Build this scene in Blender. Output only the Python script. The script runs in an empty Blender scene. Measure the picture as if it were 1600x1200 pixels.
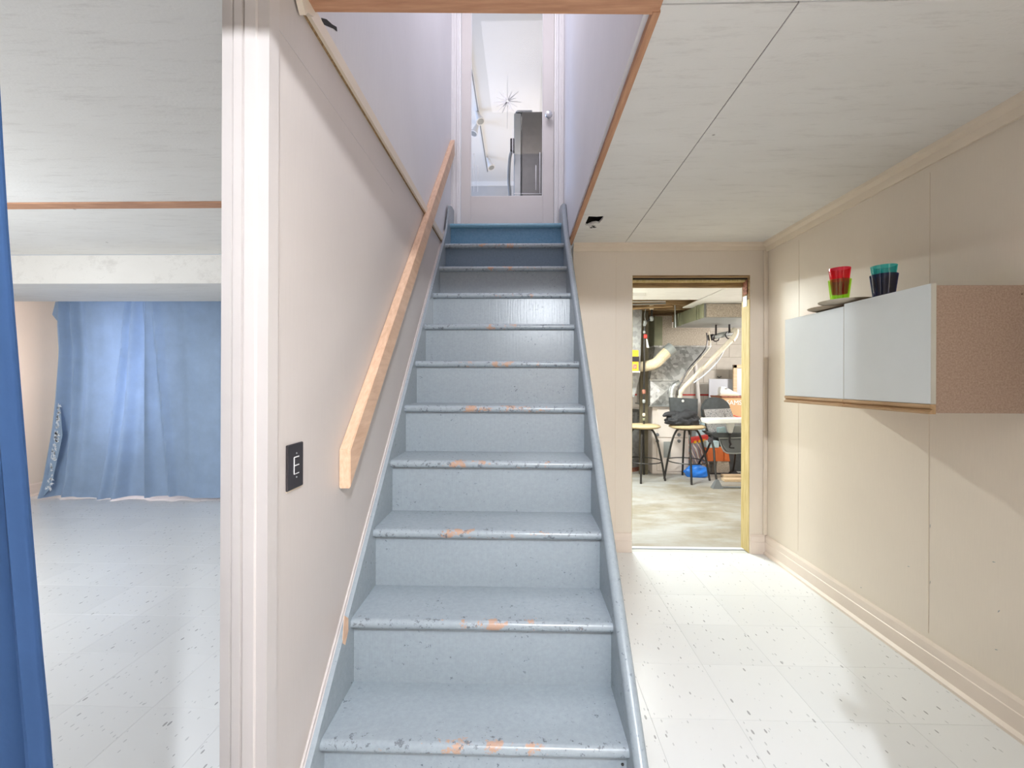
import bpy, bmesh, math, random
from mathutils import Vector, Matrix, noise
random.seed(7)
SC = bpy.context.scene
COL = SC.collection
PI = math.pi

# ------------------------------------------------------------------ camera
F, CX, CY, YAW, ROLL, HC = 676.51, 805.37, 593.79, 0.02402, 0.00357, 1.22
cd = bpy.data.cameras.new('camera'); cam = bpy.data.objects.new('camera', cd); COL.objects.link(cam)
cd.sensor_width = 36; cd.lens = F / 1600 * 36
cd.shift_x = -(CX - 800) / 1600; cd.shift_y = -(600 - CY) / 1600
cd.clip_start = 0.02
cam.matrix_world = Matrix.Translation((0, 0, HC)) @ Matrix.Rotation(YAW, 4, 'Z') @ Matrix.Rotation(PI / 2, 4, 'X') @ Matrix.Rotation(ROLL, 4, 'Z')
SC.camera = cam

# ------------------------------------------------------------------ light
SC.view_settings.view_transform = 'Standard'
SC.view_settings.look = 'None'
SC.view_settings.gamma = 1
SC.view_settings.use_curve_mapping = False
SC.view_settings.exposure = 0.2
wd = bpy.data.worlds.new('world'); SC.world = wd; wd.use_nodes = True
wd.node_tree.nodes['Background'].inputs[0].default_value = (0.72, 0.84, 1.0, 1)
wd.node_tree.nodes['Background'].inputs[1].default_value = 0.6

def light(name, kind, loc, power, color=(1, 1, 1), size=0.05, rot=(0, 0, 0), size_y=None, spread=None):
    l = bpy.data.lights.new(name, kind); l.energy = power; l.color = color
    if kind == 'AREA':
        l.size = size
        if size_y: l.shape = 'RECTANGLE'; l.size_y = size_y
        if spread: l.spread = spread
    else: l.shadow_soft_size = size
    o = bpy.data.objects.new(name, l); o.location = loc; o.rotation_euler = rot; COL.objects.link(o); return o
LM = (0.21, -0.62, 2.15)                       # bulb of the room behind the camera
light('bulb_light', 'POINT', LM, 168.3, (0.885, 0.934, 1.000), 0.028)
light('near_room_fill', 'AREA', (0.5, -2.0, 1.25), 6.4, (1.000, 0.705, 0.437), 1.2, (PI / 2 + 0.1, 0, 0))  # soft warm fill added behind the camera to brighten the hall
light('left_room_fill', 'POINT', (-3.5, 1.3, 1.3), 72.2, (0.891, 0.950, 1.000), 0.12)  # unseen fill without a fixture, added to brighten the left room
light('hall_fill', 'AREA', (0.7, 0.74, 2.17), 1.6, (1.000, 0.874, 0.644), 0.55)
light('utility_light', 'AREA', (0.85, 4.45, 2.04), 70.8, (0.930, 1.000, 0.953), 0.6, (0, 0, 0), 0.12)
light('utility_fill_far', 'POINT', (3.35, 5.25, 1.62), 53.2, (1.000, 0.945, 0.899), 0.12)  # hidden fill added to brighten the back of the utility room
light('stairwell_fill', 'AREA', (-0.14, 2.1, 4.62), 18.3, (0.940, 0.907, 1.000), 0.6, (0, 0, 0), 1.4)  # unseen fill added over the stair for the door and upper walls
light('kitchen_window_light', 'AREA', (-2.7, 5.8, 3.9), 45.3, (0.413, 0.604, 1.000), 1.6, (0, -PI / 2, 0), 1.2)
light('kitchen_fill', 'AREA', (0.2, 5.8, 3.7), 28.5, (1.000, 0.847, 0.675), 2.2, (PI, 0, 0), 3.2)  # unseen upward fill added to whiten the kitchen
light('daylight_behind_curtain', 'AREA', (-4.1, 4.66, 1.25), 22.6, (1.000, 0.807, 0.748), 0.32, (-PI / 2, 0, 0), 1.2)

# ------------------------------------------------------------------ pixel -> point
def W(u, v, X=None, Y=None, Z=None):
    cr, sr = math.cos(ROLL), math.sin(ROLL); u -= CX; v -= CY
    a = (cr * u + sr * v) / F; b = (-sr * u + cr * v) / F
    c, s = math.cos(YAW), math.sin(YAW)
    d = (c * a - s, s * a + c, -b)
    t = X / d[0] if X is not None else Y / d[1] if Y is not None else (Z - HC) / d[2]
    return Vector((d[0] * t, d[1] * t, HC + d[2] * t))
def SK(x, y): return x - 0.009 * (y - 2.175)     # the stair runs a touch askew to the hall

# ------------------------------------------------------------------ materials
def new_mat(name):
    m = bpy.data.materials.new(name); m.use_nodes = True
    nt = m.node_tree; b = nt.nodes['Principled BSDF']; return m, nt, b
def N(nt, t, **k):
    n = nt.nodes.new(t)
    for a, v in k.items():
        if a.startswith('i_'): n.inputs[int(a[2:])].default_value = v
        else: setattr(n, a, v)
    return n
def L(nt, a, b): nt.links.new(a, b)
def coords(nt, kind='Object', scale=(1, 1, 1), rot=(0, 0, 0)):
    tc = N(nt, 'ShaderNodeTexCoord'); mp = N(nt, 'ShaderNodeMapping')
    mp.inputs['Scale'].default_value = scale; mp.inputs['Rotation'].default_value = rot
    L(nt, tc.outputs[kind], mp.inputs[0]); return mp.outputs[0]
def noise_n(nt, vec, scale, detail=3, rough=0.5):
    n = N(nt, 'ShaderNodeTexNoise'); n.inputs['Scale'].default_value = scale; n.inputs['Detail'].default_value = detail
    n.inputs['Roughness'].default_value = rough; L(nt, vec, n.inputs['Vector']); return n.outputs['Fac']
def ramp(nt, fac, stops):
    r = N(nt, 'ShaderNodeValToRGB'); e = r.color_ramp.elements
    while len(e) < len(stops): e.new(0.5)
    for q, (p, c) in zip(e, stops):
        q.position = p; q.color = (c, c, c, 1) if isinstance(c, (int, float)) else (*c, 1)
    L(nt, fac, r.inputs[0]); return r.outputs[0]
def mixc(nt, fac, a, b, mode='MIX'):
    m = N(nt, 'ShaderNodeMix', data_type='RGBA', blend_type=mode)
    if isinstance(fac, (int, float)): m.inputs[0].default_value = fac
    else: L(nt, fac, m.inputs[0])
    for i, v in ((6, a), (7, b)):
        if isinstance(v, tuple): m.inputs[i].default_value = (*v, 1)
        else: L(nt, v, m.inputs[i])
    return m.outputs[2]
def math_n(nt, op, a, b=None):
    m = N(nt, 'ShaderNodeMath', operation=op)
    for i, v in ((0, a), (1, b)):
        if v is None: continue
        if isinstance(v, (int, float)): m.inputs[i].default_value = v
        else: L(nt, v, m.inputs[i])
    return m.outputs[0]
def bump(nt, b, h, strength=0.2, dist=0.002):
    n = N(nt, 'ShaderNodeBump'); n.inputs['Strength'].default_value = strength; n.inputs['Distance'].default_value = dist
    L(nt, h, n.inputs['Height']); L(nt, n.outputs[0], b.inputs['Normal'])
def plain(name, c, rough=0.5, metal=0.0, var=0.06, nscale=6, bs=0.0, bscale=80, spec=None, trans=0):
    m, nt, b = new_mat(name); v = coords(nt)
    f = noise_n(nt, v, nscale, 4)
    b.inputs['Roughness'].default_value = rough; b.inputs['Metallic'].default_value = metal
    L(nt, mixc(nt, ramp(nt, f, [(0.3, 0.0), (0.7, 1.0)]), tuple(x * (1 - var) for x in c), tuple(min(1, x * (1 + var)) for x in c)), b.inputs['Base Color'])
    if bs: bump(nt, b, noise_n(nt, v, bscale, 3), bs)
    if spec is not None: b.inputs['Specular IOR Level'].default_value = spec
    return m
def scuffed(name, c, rough=0.5, marks=(0.25, 0.2, 0.16), amount=0.705, grain=(1, 1, 1), gs=30, gstr=0.12, soft=0.03, mscale=9):
    m, nt, b = new_mat(name); v = coords(nt); vg = coords(nt, scale=grain)
    f = noise_n(nt, v, 1.7, 3)
    base = mixc(nt, ramp(nt, f, [(0.3, 0.0), (0.7, 1.0)]), tuple(x * 0.96 for x in c), tuple(min(1, x * 1.03) for x in c))
    g = noise_n(nt, vg, gs, 3)
    base = mixc(nt, math_n(nt, 'MULTIPLY', ramp(nt, g, [(0.35, 0), (0.7, 1)]), gstr), base, tuple(x * 0.78 for x in c))
    s = ramp(nt, noise_n(nt, v, mscale, 6, 0.75), [(amount, 0), (amount + soft, 1)])
    L(nt, mixc(nt, math_n(nt, 'MULTIPLY', s, 0.6), base, marks), b.inputs['Base Color'])
    b.inputs['Roughness'].default_value = rough
    bump(nt, b, g, 0.12, 0.001)
    return m
def wood(name, c1, c2, rough=0.55, axis=(1, 14, 14), scale=6):
    m, nt, b = new_mat(name); v = coords(nt, scale=axis)
    f = noise_n(nt, v, scale, 5, 0.6); f2 = noise_n(nt, coords(nt), 2.5, 2)
    col = ramp(nt, f, [(0.3, c1), (0.7, c2)])
    col = mixc(nt, ramp(nt, f2, [(0.45, 0), (0.8, 0.35)]), col, tuple(x * 0.7 for x in c1))
    L(nt, col, b.inputs['Base Color']); b.inputs['Roughness'].default_value = rough
    bump(nt, b, f, 0.15, 0.001); return m

M = {}
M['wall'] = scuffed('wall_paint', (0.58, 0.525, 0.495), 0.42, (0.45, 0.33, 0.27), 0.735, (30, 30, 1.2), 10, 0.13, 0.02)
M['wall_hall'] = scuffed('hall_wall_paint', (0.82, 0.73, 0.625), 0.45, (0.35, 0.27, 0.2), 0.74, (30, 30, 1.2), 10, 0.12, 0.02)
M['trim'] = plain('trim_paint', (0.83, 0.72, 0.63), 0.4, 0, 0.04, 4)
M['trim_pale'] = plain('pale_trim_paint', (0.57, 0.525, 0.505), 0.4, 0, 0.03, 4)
M['trim_tan'] = plain('tan_trim_paint', (0.78, 0.68, 0.56), 0.4, 0, 0.05, 4)
M['upper_wall'] = scuffed('stairwell_paint', (0.78, 0.765, 0.785), 0.5, (0.3, 0.28, 0.3), 0.76, (30, 30, 1.2), 10, 0.16, 0.02)
M['gap'] = plain('dark_joint', (0.10, 0.085, 0.07), 0.9)  # dark colour of the seam between ceiling panels
M['baked'] = plain('dark_void', (0.02, 0.018, 0.015), 0.9)  # near-black standing for the darkness inside holes and gaps

def ceiling_mat():
    m, nt, b = new_mat('ceiling_board'); v = coords(nt)
    big = noise_n(nt, coords(nt, scale=(0.6, 1.6, 1), rot=(0, 0, 0.5)), 1.4, 4, 0.6)
    c = mixc(nt, ramp(nt, big, [(0.35, 0), (0.7, 1)]), (0.745, 0.725, 0.69), (0.81, 0.795, 0.765))
    sm = noise_n(nt, coords(nt, scale=(0.7, 5, 1), rot=(0, 0, 0.35)), 5, 6, 0.8)
    c = mixc(nt, ramp(nt, sm, [(0.53, 0), (0.68, 0.34)]), c, (0.45, 0.42, 0.39))
    sp = N(nt, 'ShaderNodeTexVoronoi'); sp.inputs['Scale'].default_value = 3.6; L(nt, v, sp.inputs['Vector'])
    dots = math_n(nt, 'MULTIPLY', ramp(nt, sp.outputs['Distance'], [(0.02, 1), (0.032, 0)]), 0.7)
    L(nt, mixc(nt, dots, c, (0.2, 0.17, 0.15)), b.inputs['Base Color']); b.inputs['Roughness'].default_value = 0.75
    bump(nt, b, noise_n(nt, v, 90, 4), 0.35, 0.002); return m
M['ceiling'] = ceiling_mat()

def tile_mat():
    m, nt, b = new_mat('speckled_vinyl_tile')
    def streak(rot, sc, thr, dens):
        g = N(nt, 'ShaderNodeNewGeometry'); mp = N(nt, 'ShaderNodeMapping')
        mp.inputs['Rotation'].default_value = (0, 0, rot); mp.inputs['Scale'].default_value = (1, 0.38, 1)
        L(nt, g.outputs['Position'], mp.inputs[0])
        vo = N(nt, 'ShaderNodeTexVoronoi'); vo.inputs['Scale'].default_value = sc; vo.inputs['Randomness'].default_value = 1
        L(nt, mp.outputs[0], vo.inputs['Vector'])
        sep = N(nt, 'ShaderNodeSeparateColor'); L(nt, vo.outputs['Color'], sep.inputs[0])
        size = math_n(nt, 'MULTIPLY', sep.outputs[1], thr)
        near = math_n(nt, 'LESS_THAN', vo.outputs['Distance'], size)
        keep = math_n(nt, 'LESS_THAN', sep.outputs[0], dens)
        return math_n(nt, 'MULTIPLY', near, keep)
    v = coords(nt)
    oi = N(nt, 'ShaderNodeObjectInfo')
    base = mixc(nt, oi.outputs['Random'], (0.785, 0.80, 0.81), (0.825, 0.84, 0.85))
    base = mixc(nt, math_n(nt, 'MULTIPLY', streak(0.15, 62, 0.21, 0.95), 0.42), base, (0.30, 0.32, 0.34))
    base = mixc(nt, math_n(nt, 'MULTIPLY', streak(-0.1, 36, 0.16, 0.9), 0.58), base, (0.12, 0.12, 0.13))
    L(nt, base, b.inputs['Base Color']); b.inputs['Roughness'].default_value = 0.27
    b.inputs['Specular IOR Level'].default_value = 0.4
    g = N(nt, 'ShaderNodeNewGeometry')
    bump(nt, b, noise_n(nt, g.outputs['Position'], 5, 1), 0.05, 0.002); return m
M['tile'] = tile_mat()
M['joint'] = plain('tile_joint', (0.55, 0.56, 0.555), 0.8)

def stair_mat(name, nosing, c1=(0.29, 0.335, 0.37), c2=(0.305, 0.35, 0.385)):
    m, nt, b = new_mat(name); v = N(nt, 'ShaderNodeNewGeometry').outputs['Position']
    base = mixc(nt, ramp(nt, noise_n(nt, v, 70, 4, 0.7), [(0.3, 0), (0.7, 1)]), tuple(x * 0.95 for x in c1), tuple(x * 1.04 for x in c2))
    blot = ramp(nt, noise_n(nt, v, 75, 3, 0.6), [(0.655, 0), (0.68, 1)])
    cl = ramp(nt, noise_n(nt, v, 5.5, 2), [(0.47, 0.0), (0.60, 1)])
    base = mixc(nt, math_n(nt, 'MULTIPLY', math_n(nt, 'MULTIPLY', blot, cl), 0.75), base, (0.10, 0.115, 0.14))
    if nosing:
        tc = N(nt, 'ShaderNodeTexCoord'); s = N(nt, 'ShaderNodeSeparateXYZ'); L(nt, tc.outputs['Generated'], s.inputs[0])
        front = ramp(nt, s.outputs[1], [(0.05, 1.0), (0.30, 0.0)])
        mid = ramp(nt, s.outputs[0], [(0.12, 0.25), (0.35, 1.0), (0.62, 1.0), (0.9, 0.45)]) if True else None
        nn = noise_n(nt, v, 14, 6, 0.75)
        q = math_n(nt, 'ADD', nn, math_n(nt, 'MULTIPLY', math_n(nt, 'MULTIPLY', front, mid), 0.20))
        w = ramp(nt, q, [(0.735, 0), (0.765, 1)])
        w = math_n(nt, 'MULTIPLY', w, front)
        base = mixc(nt, math_n(nt, 'MULTIPLY', w, 0.9), base, (0.46, 0.28, 0.19))
        q2 = math_n(nt, 'ADD', noise_n(nt, v, 48, 5, 0.75), math_n(nt, 'MULTIPLY', front, 0.12))
        base = mixc(nt, math_n(nt, 'MULTIPLY', ramp(nt, q2, [(0.69, 0), (0.72, 1)]), 0.8), base, (0.12, 0.13, 0.15))
    L(nt, base, b.inputs['Base Color'])
    b.inputs['Roughness'].default_value = 0.27
    h = noise_n(nt, coords(nt, scale=(22, 1.5, 1.0) if not nosing else (1, 12, 8)), 5, 4, 0.6)
    bump(nt, b, math_n(nt, 'ADD', h, math_n(nt, 'MULTIPLY', blot, 0.5)), 0.22, 0.0025); return m
M['tread'] = stair_mat('grey_blue_gloss_tread', True)
M['riser'] = stair_mat('grey_blue_gloss_riser', False)
M['tread_top'] = stair_mat('teal_blue_tread', False, (0.17, 0.36, 0.48), (0.20, 0.40, 0.53))  # landing tread, a stronger teal blue than the treads below
M['riser_top'] = stair_mat('cool_shade_riser', False, (0.10, 0.24, 0.37), (0.13, 0.28, 0.42))  # top riser: its cool shade is put into a darker blue colour
M['riser_mid'] = stair_mat('mild_shade_riser', False, (0.14, 0.20, 0.265), (0.15, 0.21, 0.275))  # next riser down: milder cool shade put into the colour

def chip_board():
    m, nt, b = new_mat('particle_board'); v = coords(nt)
    f = noise_n(nt, v, 160, 4, 0.8)
    c = ramp(nt, f, [(0.25, (0.30, 0.205, 0.15)), (0.5, (0.46, 0.33, 0.255)), (0.8, (0.62, 0.48, 0.385))])
    vo = N(nt, 'ShaderNodeTexVoronoi'); vo.inputs['Scale'].default_value = 9; L(nt, v, vo.inputs['Vector'])
    c = mixc(nt, ramp(nt, vo.outputs['Distance'], [(0.035, 1), (0.05, 0)]), c, (0.12, 0.07, 0.05))
    L(nt, c, b.inputs['Base Color']); b.inputs['Roughness'].default_value = 0.8; return m
M['chip'] = chip_board()
M['cab_door'] = plain('white_laminate', (0.80, 0.845, 0.86), 0.35, 0, 0.015)
M['cab_edge'] = plain('door_edge', (0.66, 0.64, 0.57), 0.5)
M['oak'] = wood('oak_pull', (0.42, 0.25, 0.12), (0.62, 0.42, 0.24), 0.45, (14, 1, 14))
M['pine'] = wood('pine_handrail', (0.62, 0.39, 0.25), (0.80, 0.56, 0.40), 0.45, (16, 1.2, 8), 5)
M['pine_trim'] = wood('stained_pine', (0.42, 0.20, 0.11), (0.62, 0.34, 0.20), 0.6, (1.2, 14, 14), 5)
M['pine_trim_y'] = wood('stained_pine_long', (0.42, 0.20, 0.11), (0.60, 0.33, 0.19), 0.6, (14, 1.2, 14), 5)
M['stud'] = wood('old_yellow_pine', (0.50, 0.37, 0.13), (0.72, 0.60, 0.32), 0.7, (14, 14, 1), 6)
M['stud_dark'] = wood('old_dark_pine', (0.16, 0.09, 0.04), (0.45, 0.30, 0.15), 0.8, (1, 14, 14), 6)
M['rust'] = plain('rust', (0.30, 0.12, 0.08), 0.8, 0, 0.5, 60, 0.4)
M['door_paint'] = plain('door_paint', (0.68, 0.64, 0.61), 0.45, 0, 0.03, 3)
M['casing_paint'] = plain('casing_paint', (0.80, 0.785, 0.775), 0.45, 0, 0.03, 3)
M['black'] = plain('black_plastic', (0.018, 0.014, 0.018), 0.35, 0, 0.2)
M['black_metal'] = plain('black_metal', (0.03, 0.027, 0.025), 0.4, 0.3, 0.2)
M['white_plastic'] = plain('white_plastic', (0.78, 0.77, 0.75), 0.35, 0, 0.02)
M['white_mark'] = plain('white_mark', (0.85, 0.85, 0.85), 0.5, 0, 0.02)
M['pvc'] = plain('cream_pvc', (0.78, 0.70, 0.58), 0.35, 0, 0.04)
M['flex'] = plain('cream_flex_duct', (0.72, 0.60, 0.42), 0.5, 0, 0.06)
M['grey_plastic'] = plain('grey_plastic', (0.16, 0.17, 0.18), 0.5)
M['mid_grey'] = plain('mid_grey_metal', (0.33, 0.345, 0.34), 0.45, 0.2)
M['furnace'] = plain('furnace_enamel', (0.76, 0.68, 0.63), 0.4, 0.0, 0.03)
M['cardboard'] = plain('cardboard', (0.60, 0.37, 0.20), 0.75, 0, 0.05)
M['yellow'] = plain('yellow_plastic', (0.80, 0.42, 0.02), 0.4)
M['red'] = plain('red_paint', (0.65, 0.05, 0.04), 0.5)
M['orange'] = plain('orange_plastic', (0.70, 0.17, 0.045), 0.45)
M['blue'] = plain('blue_plastic_bag', (0.02, 0.17, 0.62), 0.3, 0, 0.25, 8, 0.6, 12)
M['pale_blue'] = plain('pale_blue_plastic', (0.50, 0.66, 0.72), 0.35, 0, 0.25, 10, 0.6, 14)
M['cream'] = plain('cream_paint', (0.72, 0.63, 0.48), 0.6)
M['white_board'] = plain('white_panel', (0.66, 0.70, 0.78), 0.5, 0, 0.02)
M['ply'] = wood('plain_board', (0.62, 0.44, 0.27), (0.76, 0.60, 0.42), 0.6, (1, 12, 12))
M['block'] = plain('cream_block', (0.80, 0.76, 0.69), 0.75, 0, 0.05, 12, 0.3, 60)
M['mortar'] = plain('mortar', (0.58, 0.54, 0.48), 0.9)
M['seat_tan'] = plain('woven_tan_seat', (0.50, 0.38, 0.22), 0.75, 0, 0.2, 60, 0.5, 70)
M['black_cloth'] = plain('black_cloth', (0.022, 0.022, 0.026), 0.7, 0, 0.35, 14, 0.8, 18)
M['tree_bark'] = plain('rough_dark_wood', (0.13, 0.11, 0.07), 0.8, 0, 0.3)
M['dark_cushion'] = plain('charcoal_cushion', (0.06, 0.065, 0.07), 0.6, 0, 0.2, 20)
M['fridge'] = plain('fridge_side', (0.17, 0.16, 0.145), 0.35, 0.3, 0.1, 20)
M['fridge_edge'] = plain('fridge_edge', (0.38, 0.39, 0.38), 0.35, 0.4)
M['kitchen'] = plain('kitchen_white', (0.84, 0.84, 0.83), 0.8, 0, 0.015, 2)
M['kitchen_wall'] = plain('kitchen_grey_wall', (0.52, 0.52, 0.52), 0.7, 0, 0.06)

def floral():
    m, nt, b = new_mat('grey_patterned_cloth'); v = coords(nt)
    vo = N(nt, 'ShaderNodeTexVoronoi'); vo.inputs['Scale'].default_value = 45; L(nt, v, vo.inputs['Vector'])
    L(nt, ramp(nt, vo.outputs['Distance'], [(0.2, (0.10, 0.10, 0.11)), (0.4, (0.42, 0.40, 0.40)), (0.7, (0.30, 0.28, 0.28))]), b.inputs['Base Color'])
    b.inputs['Roughness'].default_value = 0.8; return m
M['floral'] = floral()
def galv(name, dark=0.36, bright=0.72, rough=0.34):
    m, nt, b = new_mat(name); v = coords(nt)
    vo = N(nt, 'ShaderNodeTexVoronoi'); vo.inputs['Scale'].default_value = 24; L(nt, v, vo.inputs['Vector'])
    s = N(nt, 'ShaderNodeSeparateColor'); L(nt, vo.outputs['Color'], s.inputs[0])
    L(nt, ramp(nt, s.outputs[0], [(0, dark), (1, bright)]), b.inputs['Base Color'])
    b.inputs['Metallic'].default_value = 0.7; b.inputs['Roughness'].default_value = rough; return m
M['galv'] = galv('galvanised_sheet'); M['galv_dull'] = galv('dull_galvanised_sheet', 0.28, 0.42, 0.55)
M['duct_green'] = plain('shaded_green_duct', (0.24, 0.245, 0.16), 0.6, 0.1, 0.12, 8)  # galvanised duct sheet with its greenish shade put into the colour
M['duct_board'] = plain('speckled_duct_board', (0.42, 0.36, 0.30), 0.8, 0, 0.25, 70)
def cloth(name, c, trans, sheen=0.3, mott=5):
    m, nt, b = new_mat(name); v = coords(nt)
    f = noise_n(nt, v, mott, 6, 0.7)
    col = mixc(nt, ramp(nt, f, [(0.35, 0), (0.7, 1)]), tuple(x * 0.94 for x in c), tuple(min(1, x * 1.06) for x in c))
    L(nt, col, b.inputs['Base Color']); b.inputs['Roughness'].default_value = 0.85
    b.inputs['Specular IOR Level'].default_value = 0.15
    bump(nt, b, noise_n(nt, v, 220, 2), 0.2, 0.001)
    if trans:
        tr = N(nt, 'ShaderNodeBsdfTranslucent'); L(nt, col, tr.inputs[0])
        mx = N(nt, 'ShaderNodeMixShader'); mx.inputs[0].default_value = trans
        L(nt, b.outputs[0], mx.inputs[1]); L(nt, tr.outputs[0], mx.inputs[2])
        L(nt, mx.outputs[0], nt.nodes['Material Output'].inputs[0])
    return m
M['sheet'] = cloth('pale_blue_sheet', (0.43, 0.56, 0.74), 0.33)
M['curtain_dark'] = cloth('denim_blue_curtain', (0.022, 0.050, 0.118), 0.1, mott=9)
M['leaf'] = plain('pale_leaf_print', (0.80, 0.84, 0.90), 0.8)
M['sheet_back'] = cloth('blue_sheet_border', (0.36, 0.48, 0.64), 0.2)
def glass_mat(name, c, fac=0.07, rough=0.02):
    m, nt, b = new_mat(name)
    t = N(nt, 'ShaderNodeBsdfTransparent'); t.inputs[0].default_value = (*c, 1)
    g = N(nt, 'ShaderNodeBsdfGlossy'); g.inputs['Roughness'].default_value = rough
    mx = N(nt, 'ShaderNodeMixShader'); mx.inputs[0].default_value = fac
    L(nt, t.outputs[0], mx.inputs[1]); L(nt, g.outputs[0], mx.inputs[2]); L(nt, mx.outputs[0], nt.nodes['Material Output'].inputs[0]); return m
M['glass'] = glass_mat('door_glass', (0.98, 0.98, 0.98), 0.012)
M['cup_red'] = glass_mat('red_plastic', (0.92, 0.16, 0.28), 0.06, 0.08); M['cup_green'] = glass_mat('green_plastic', (0.72, 0.93, 0.25), 0.08, 0.08)
M['cup_teal'] = glass_mat('teal_plastic', (0.24, 0.78, 0.80), 0.06, 0.08); M['cup_navy'] = glass_mat('navy_plastic', (0.17, 0.19, 0.42), 0.07, 0.08)
M['plate'] = plain('tan_plate', (0.45, 0.39, 0.30), 0.5); M['plate_dark'] = plain('brown_plate', (0.33, 0.26, 0.18), 0.5)
M['etch'] = plain('frosted_etching', (0.50, 0.50, 0.50), 0.6); M['etch_white'] = plain('white_etching', (0.9, 0.9, 0.9), 0.6)
M['knob_glass'] = plain('clear_knob', (0.55, 0.55, 0.56), 0.12, 0.5)
def emit(name, c, s):
    m, nt, b = new_mat(name); b.inputs['Emission Color'].default_value = (*c, 1); b.inputs['Emission Strength'].default_value = s; return m
M['bulb'] = emit('lit_bulb', (1, 0.98, 0.95), 6)
M['tube'] = emit('lit_tube', (0.95, 1, 0.85), 5)
def concrete():
    m, nt, b = new_mat('stained_concrete'); v = coords(nt)
    f = noise_n(nt, v, 1.6, 7, 0.62); g = noise_n(nt, coords(nt, scale=(0.6, 1.8, 1)), 2.6, 6, 0.7)
    c = ramp(nt, f, [(0.3, (0.20, 0.17, 0.12)), (0.48, (0.285, 0.255, 0.205)), (0.62, (0.34, 0.325, 0.30))])
    c = mixc(nt, ramp(nt, g, [(0.45, 0), (0.65, 0.8)]), c, (0.385, 0.39, 0.395))
    L(nt, c, b.inputs['Base Color']); b.inputs['Roughness'].default_value = 0.6
    bump(nt, b, f, 0.2, 0.004); return m
M['concrete'] = concrete()
def game_print():
    m, nt, b = new_mat('printed_game_box'); v = coords(nt, scale=(1, 1, 1), rot=(0.3, 0.5, 0))
    w = N(nt, 'ShaderNodeTexWave'); w.inputs['Scale'].default_value = 5; w.inputs['Distortion'].default_value = 6; L(nt, v, w.inputs[0])
    L(nt, ramp(nt, w.outputs[0], [(0.1, (0.75, 0.72, 0.70)), (0.35, (0.18, 0.13, 0.12)), (0.6, (0.65, 0.30, 0.2)), (0.9, (0.25, 0.3, 0.4))]), b.inputs['Base Color'])
    b.inputs['Roughness'].default_value = 0.35; return m
M['game'] = game_print()

# ------------------------------------------------------------------ mesh helpers
def nb(): return bmesh.new()
def box(bm, x0, x1, y0, y1, z0, z1, bev=0):
    vs = [bm.verts.new((x, y, z)) for x in (x0, x1) for y in (y0, y1) for z in (z0, z1)]
    fs = [bm.faces.new([vs[i] for i in q]) for q in ((0, 1, 3, 2), (4, 6, 7, 5), (0, 4, 5, 1), (2, 3, 7, 6), (0, 2, 6, 4), (1, 5, 7, 3))]
    if bev:
        es = list({e for f in fs for e in f.edges}); bmesh.ops.bevel(bm, geom=es, offset=bev, segments=1, affect='EDGES')
    return bm
def prism(bm, pts, axis, a, b):
    """pts: 2-D outline; axis 0: (y,z) swept along x ... 1: (x,z) along y ... 2: (x,y) along z"""
    def mk(p, t): return {0: (t, p[0], p[1]), 1: (p[0], t, p[1]), 2: (p[0], p[1], t)}[axis]
    A = [bm.verts.new(mk(p, a)) for p in pts]; B = [bm.verts.new(mk(p, b)) for p in pts]
    n = len(pts); bm.faces.new(A); bm.faces.new(B[::-1])
    for i in range(n): bm.faces.new((A[i], B[i], B[(i + 1) % n], A[(i + 1) % n]))
    return bm
def hexa(bm, lo, hi):
    """lo, hi: four points each, same order"""
    A = [bm.verts.new(p) for p in lo]; B = [bm.verts.new(p) for p in hi]
    bm.faces.new(A[::-1]); bm.faces.new(B)
    for i in range(4): bm.faces.new((A[i], A[(i + 1) % 4], B[(i + 1) % 4], B[i]))
    return bm
def tube(bm, pts, r, seg=8, closed=False, flat=1.0):
    pts = [Vector(p) for p in pts]; n = len(pts); rings = []
    up = Vector((0, 0, 1)); prev = None
    for i, p in enumerate(pts):
        if closed: d = pts[(i + 1) % n] - pts[i - 1]
        else: d = pts[min(i + 1, n - 1)] - pts[max(i - 1, 0)]
        d.normalize()
        if prev is None:
            a = d.cross(up)
            if a.length < 0.05: a = d.cross(Vector((1, 0, 0)))
            a.normalize()
        else:
            a = prev - d * prev.dot(d); a.normalize()
        prev = a; b = d.cross(a)
        rr = r[i] if isinstance(r, (list, tuple)) else r
        rings.append([bm.verts.new(p + a * math.cos(2 * PI * k / seg) * rr + b * math.sin(2 * PI * k / seg) * rr * flat) for k in range(seg)])
    m = n if closed else n - 1
    for i in range(m):
        A, B = rings[i], rings[(i + 1) % n]
        for k in range(seg): bm.faces.new((A[k], A[(k + 1) % seg], B[(k + 1) % seg], B[k]))
    if not closed: bm.faces.new(rings[0][::-1]); bm.faces.new(rings[-1])
    return bm
def lathe(bm, prof, c=(0, 0, 0), seg=24, cap=True):
    rings = []
    for r, z in prof:
        rings.append([bm.verts.new((c[0] + r * math.cos(2 * PI * k / seg), c[1] + r * math.sin(2 * PI * k / seg), c[2] + z)) for k in range(seg)])
    for A, B in zip(rings, rings[1:]):
        for k in range(seg): bm.faces.new((A[k], A[(k + 1) % seg], B[(k + 1) % seg], B[k]))
    if cap: bm.faces.new(rings[0][::-1]); bm.faces.new(rings[-1])
    return bm
def bend(pts, n=4):
    """Catmull-Rom through the points"""
    P = [Vector(p) for p in pts]; P = [2 * P[0] - P[1]] + P + [2 * P[-1] - P[-2]]; out = []
    for i in range(1, len(P) - 2):
        for k in range(n):
            t = k / n; a, b, c, d = P[i - 1:i + 3]
            out.append(0.5 * (2 * b + (c - a) * t + (2 * a - 5 * b + 4 * c - d) * t * t + (3 * b - a - 3 * c + d) * t ** 3))
    out.append(P[-2]); return out
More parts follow.
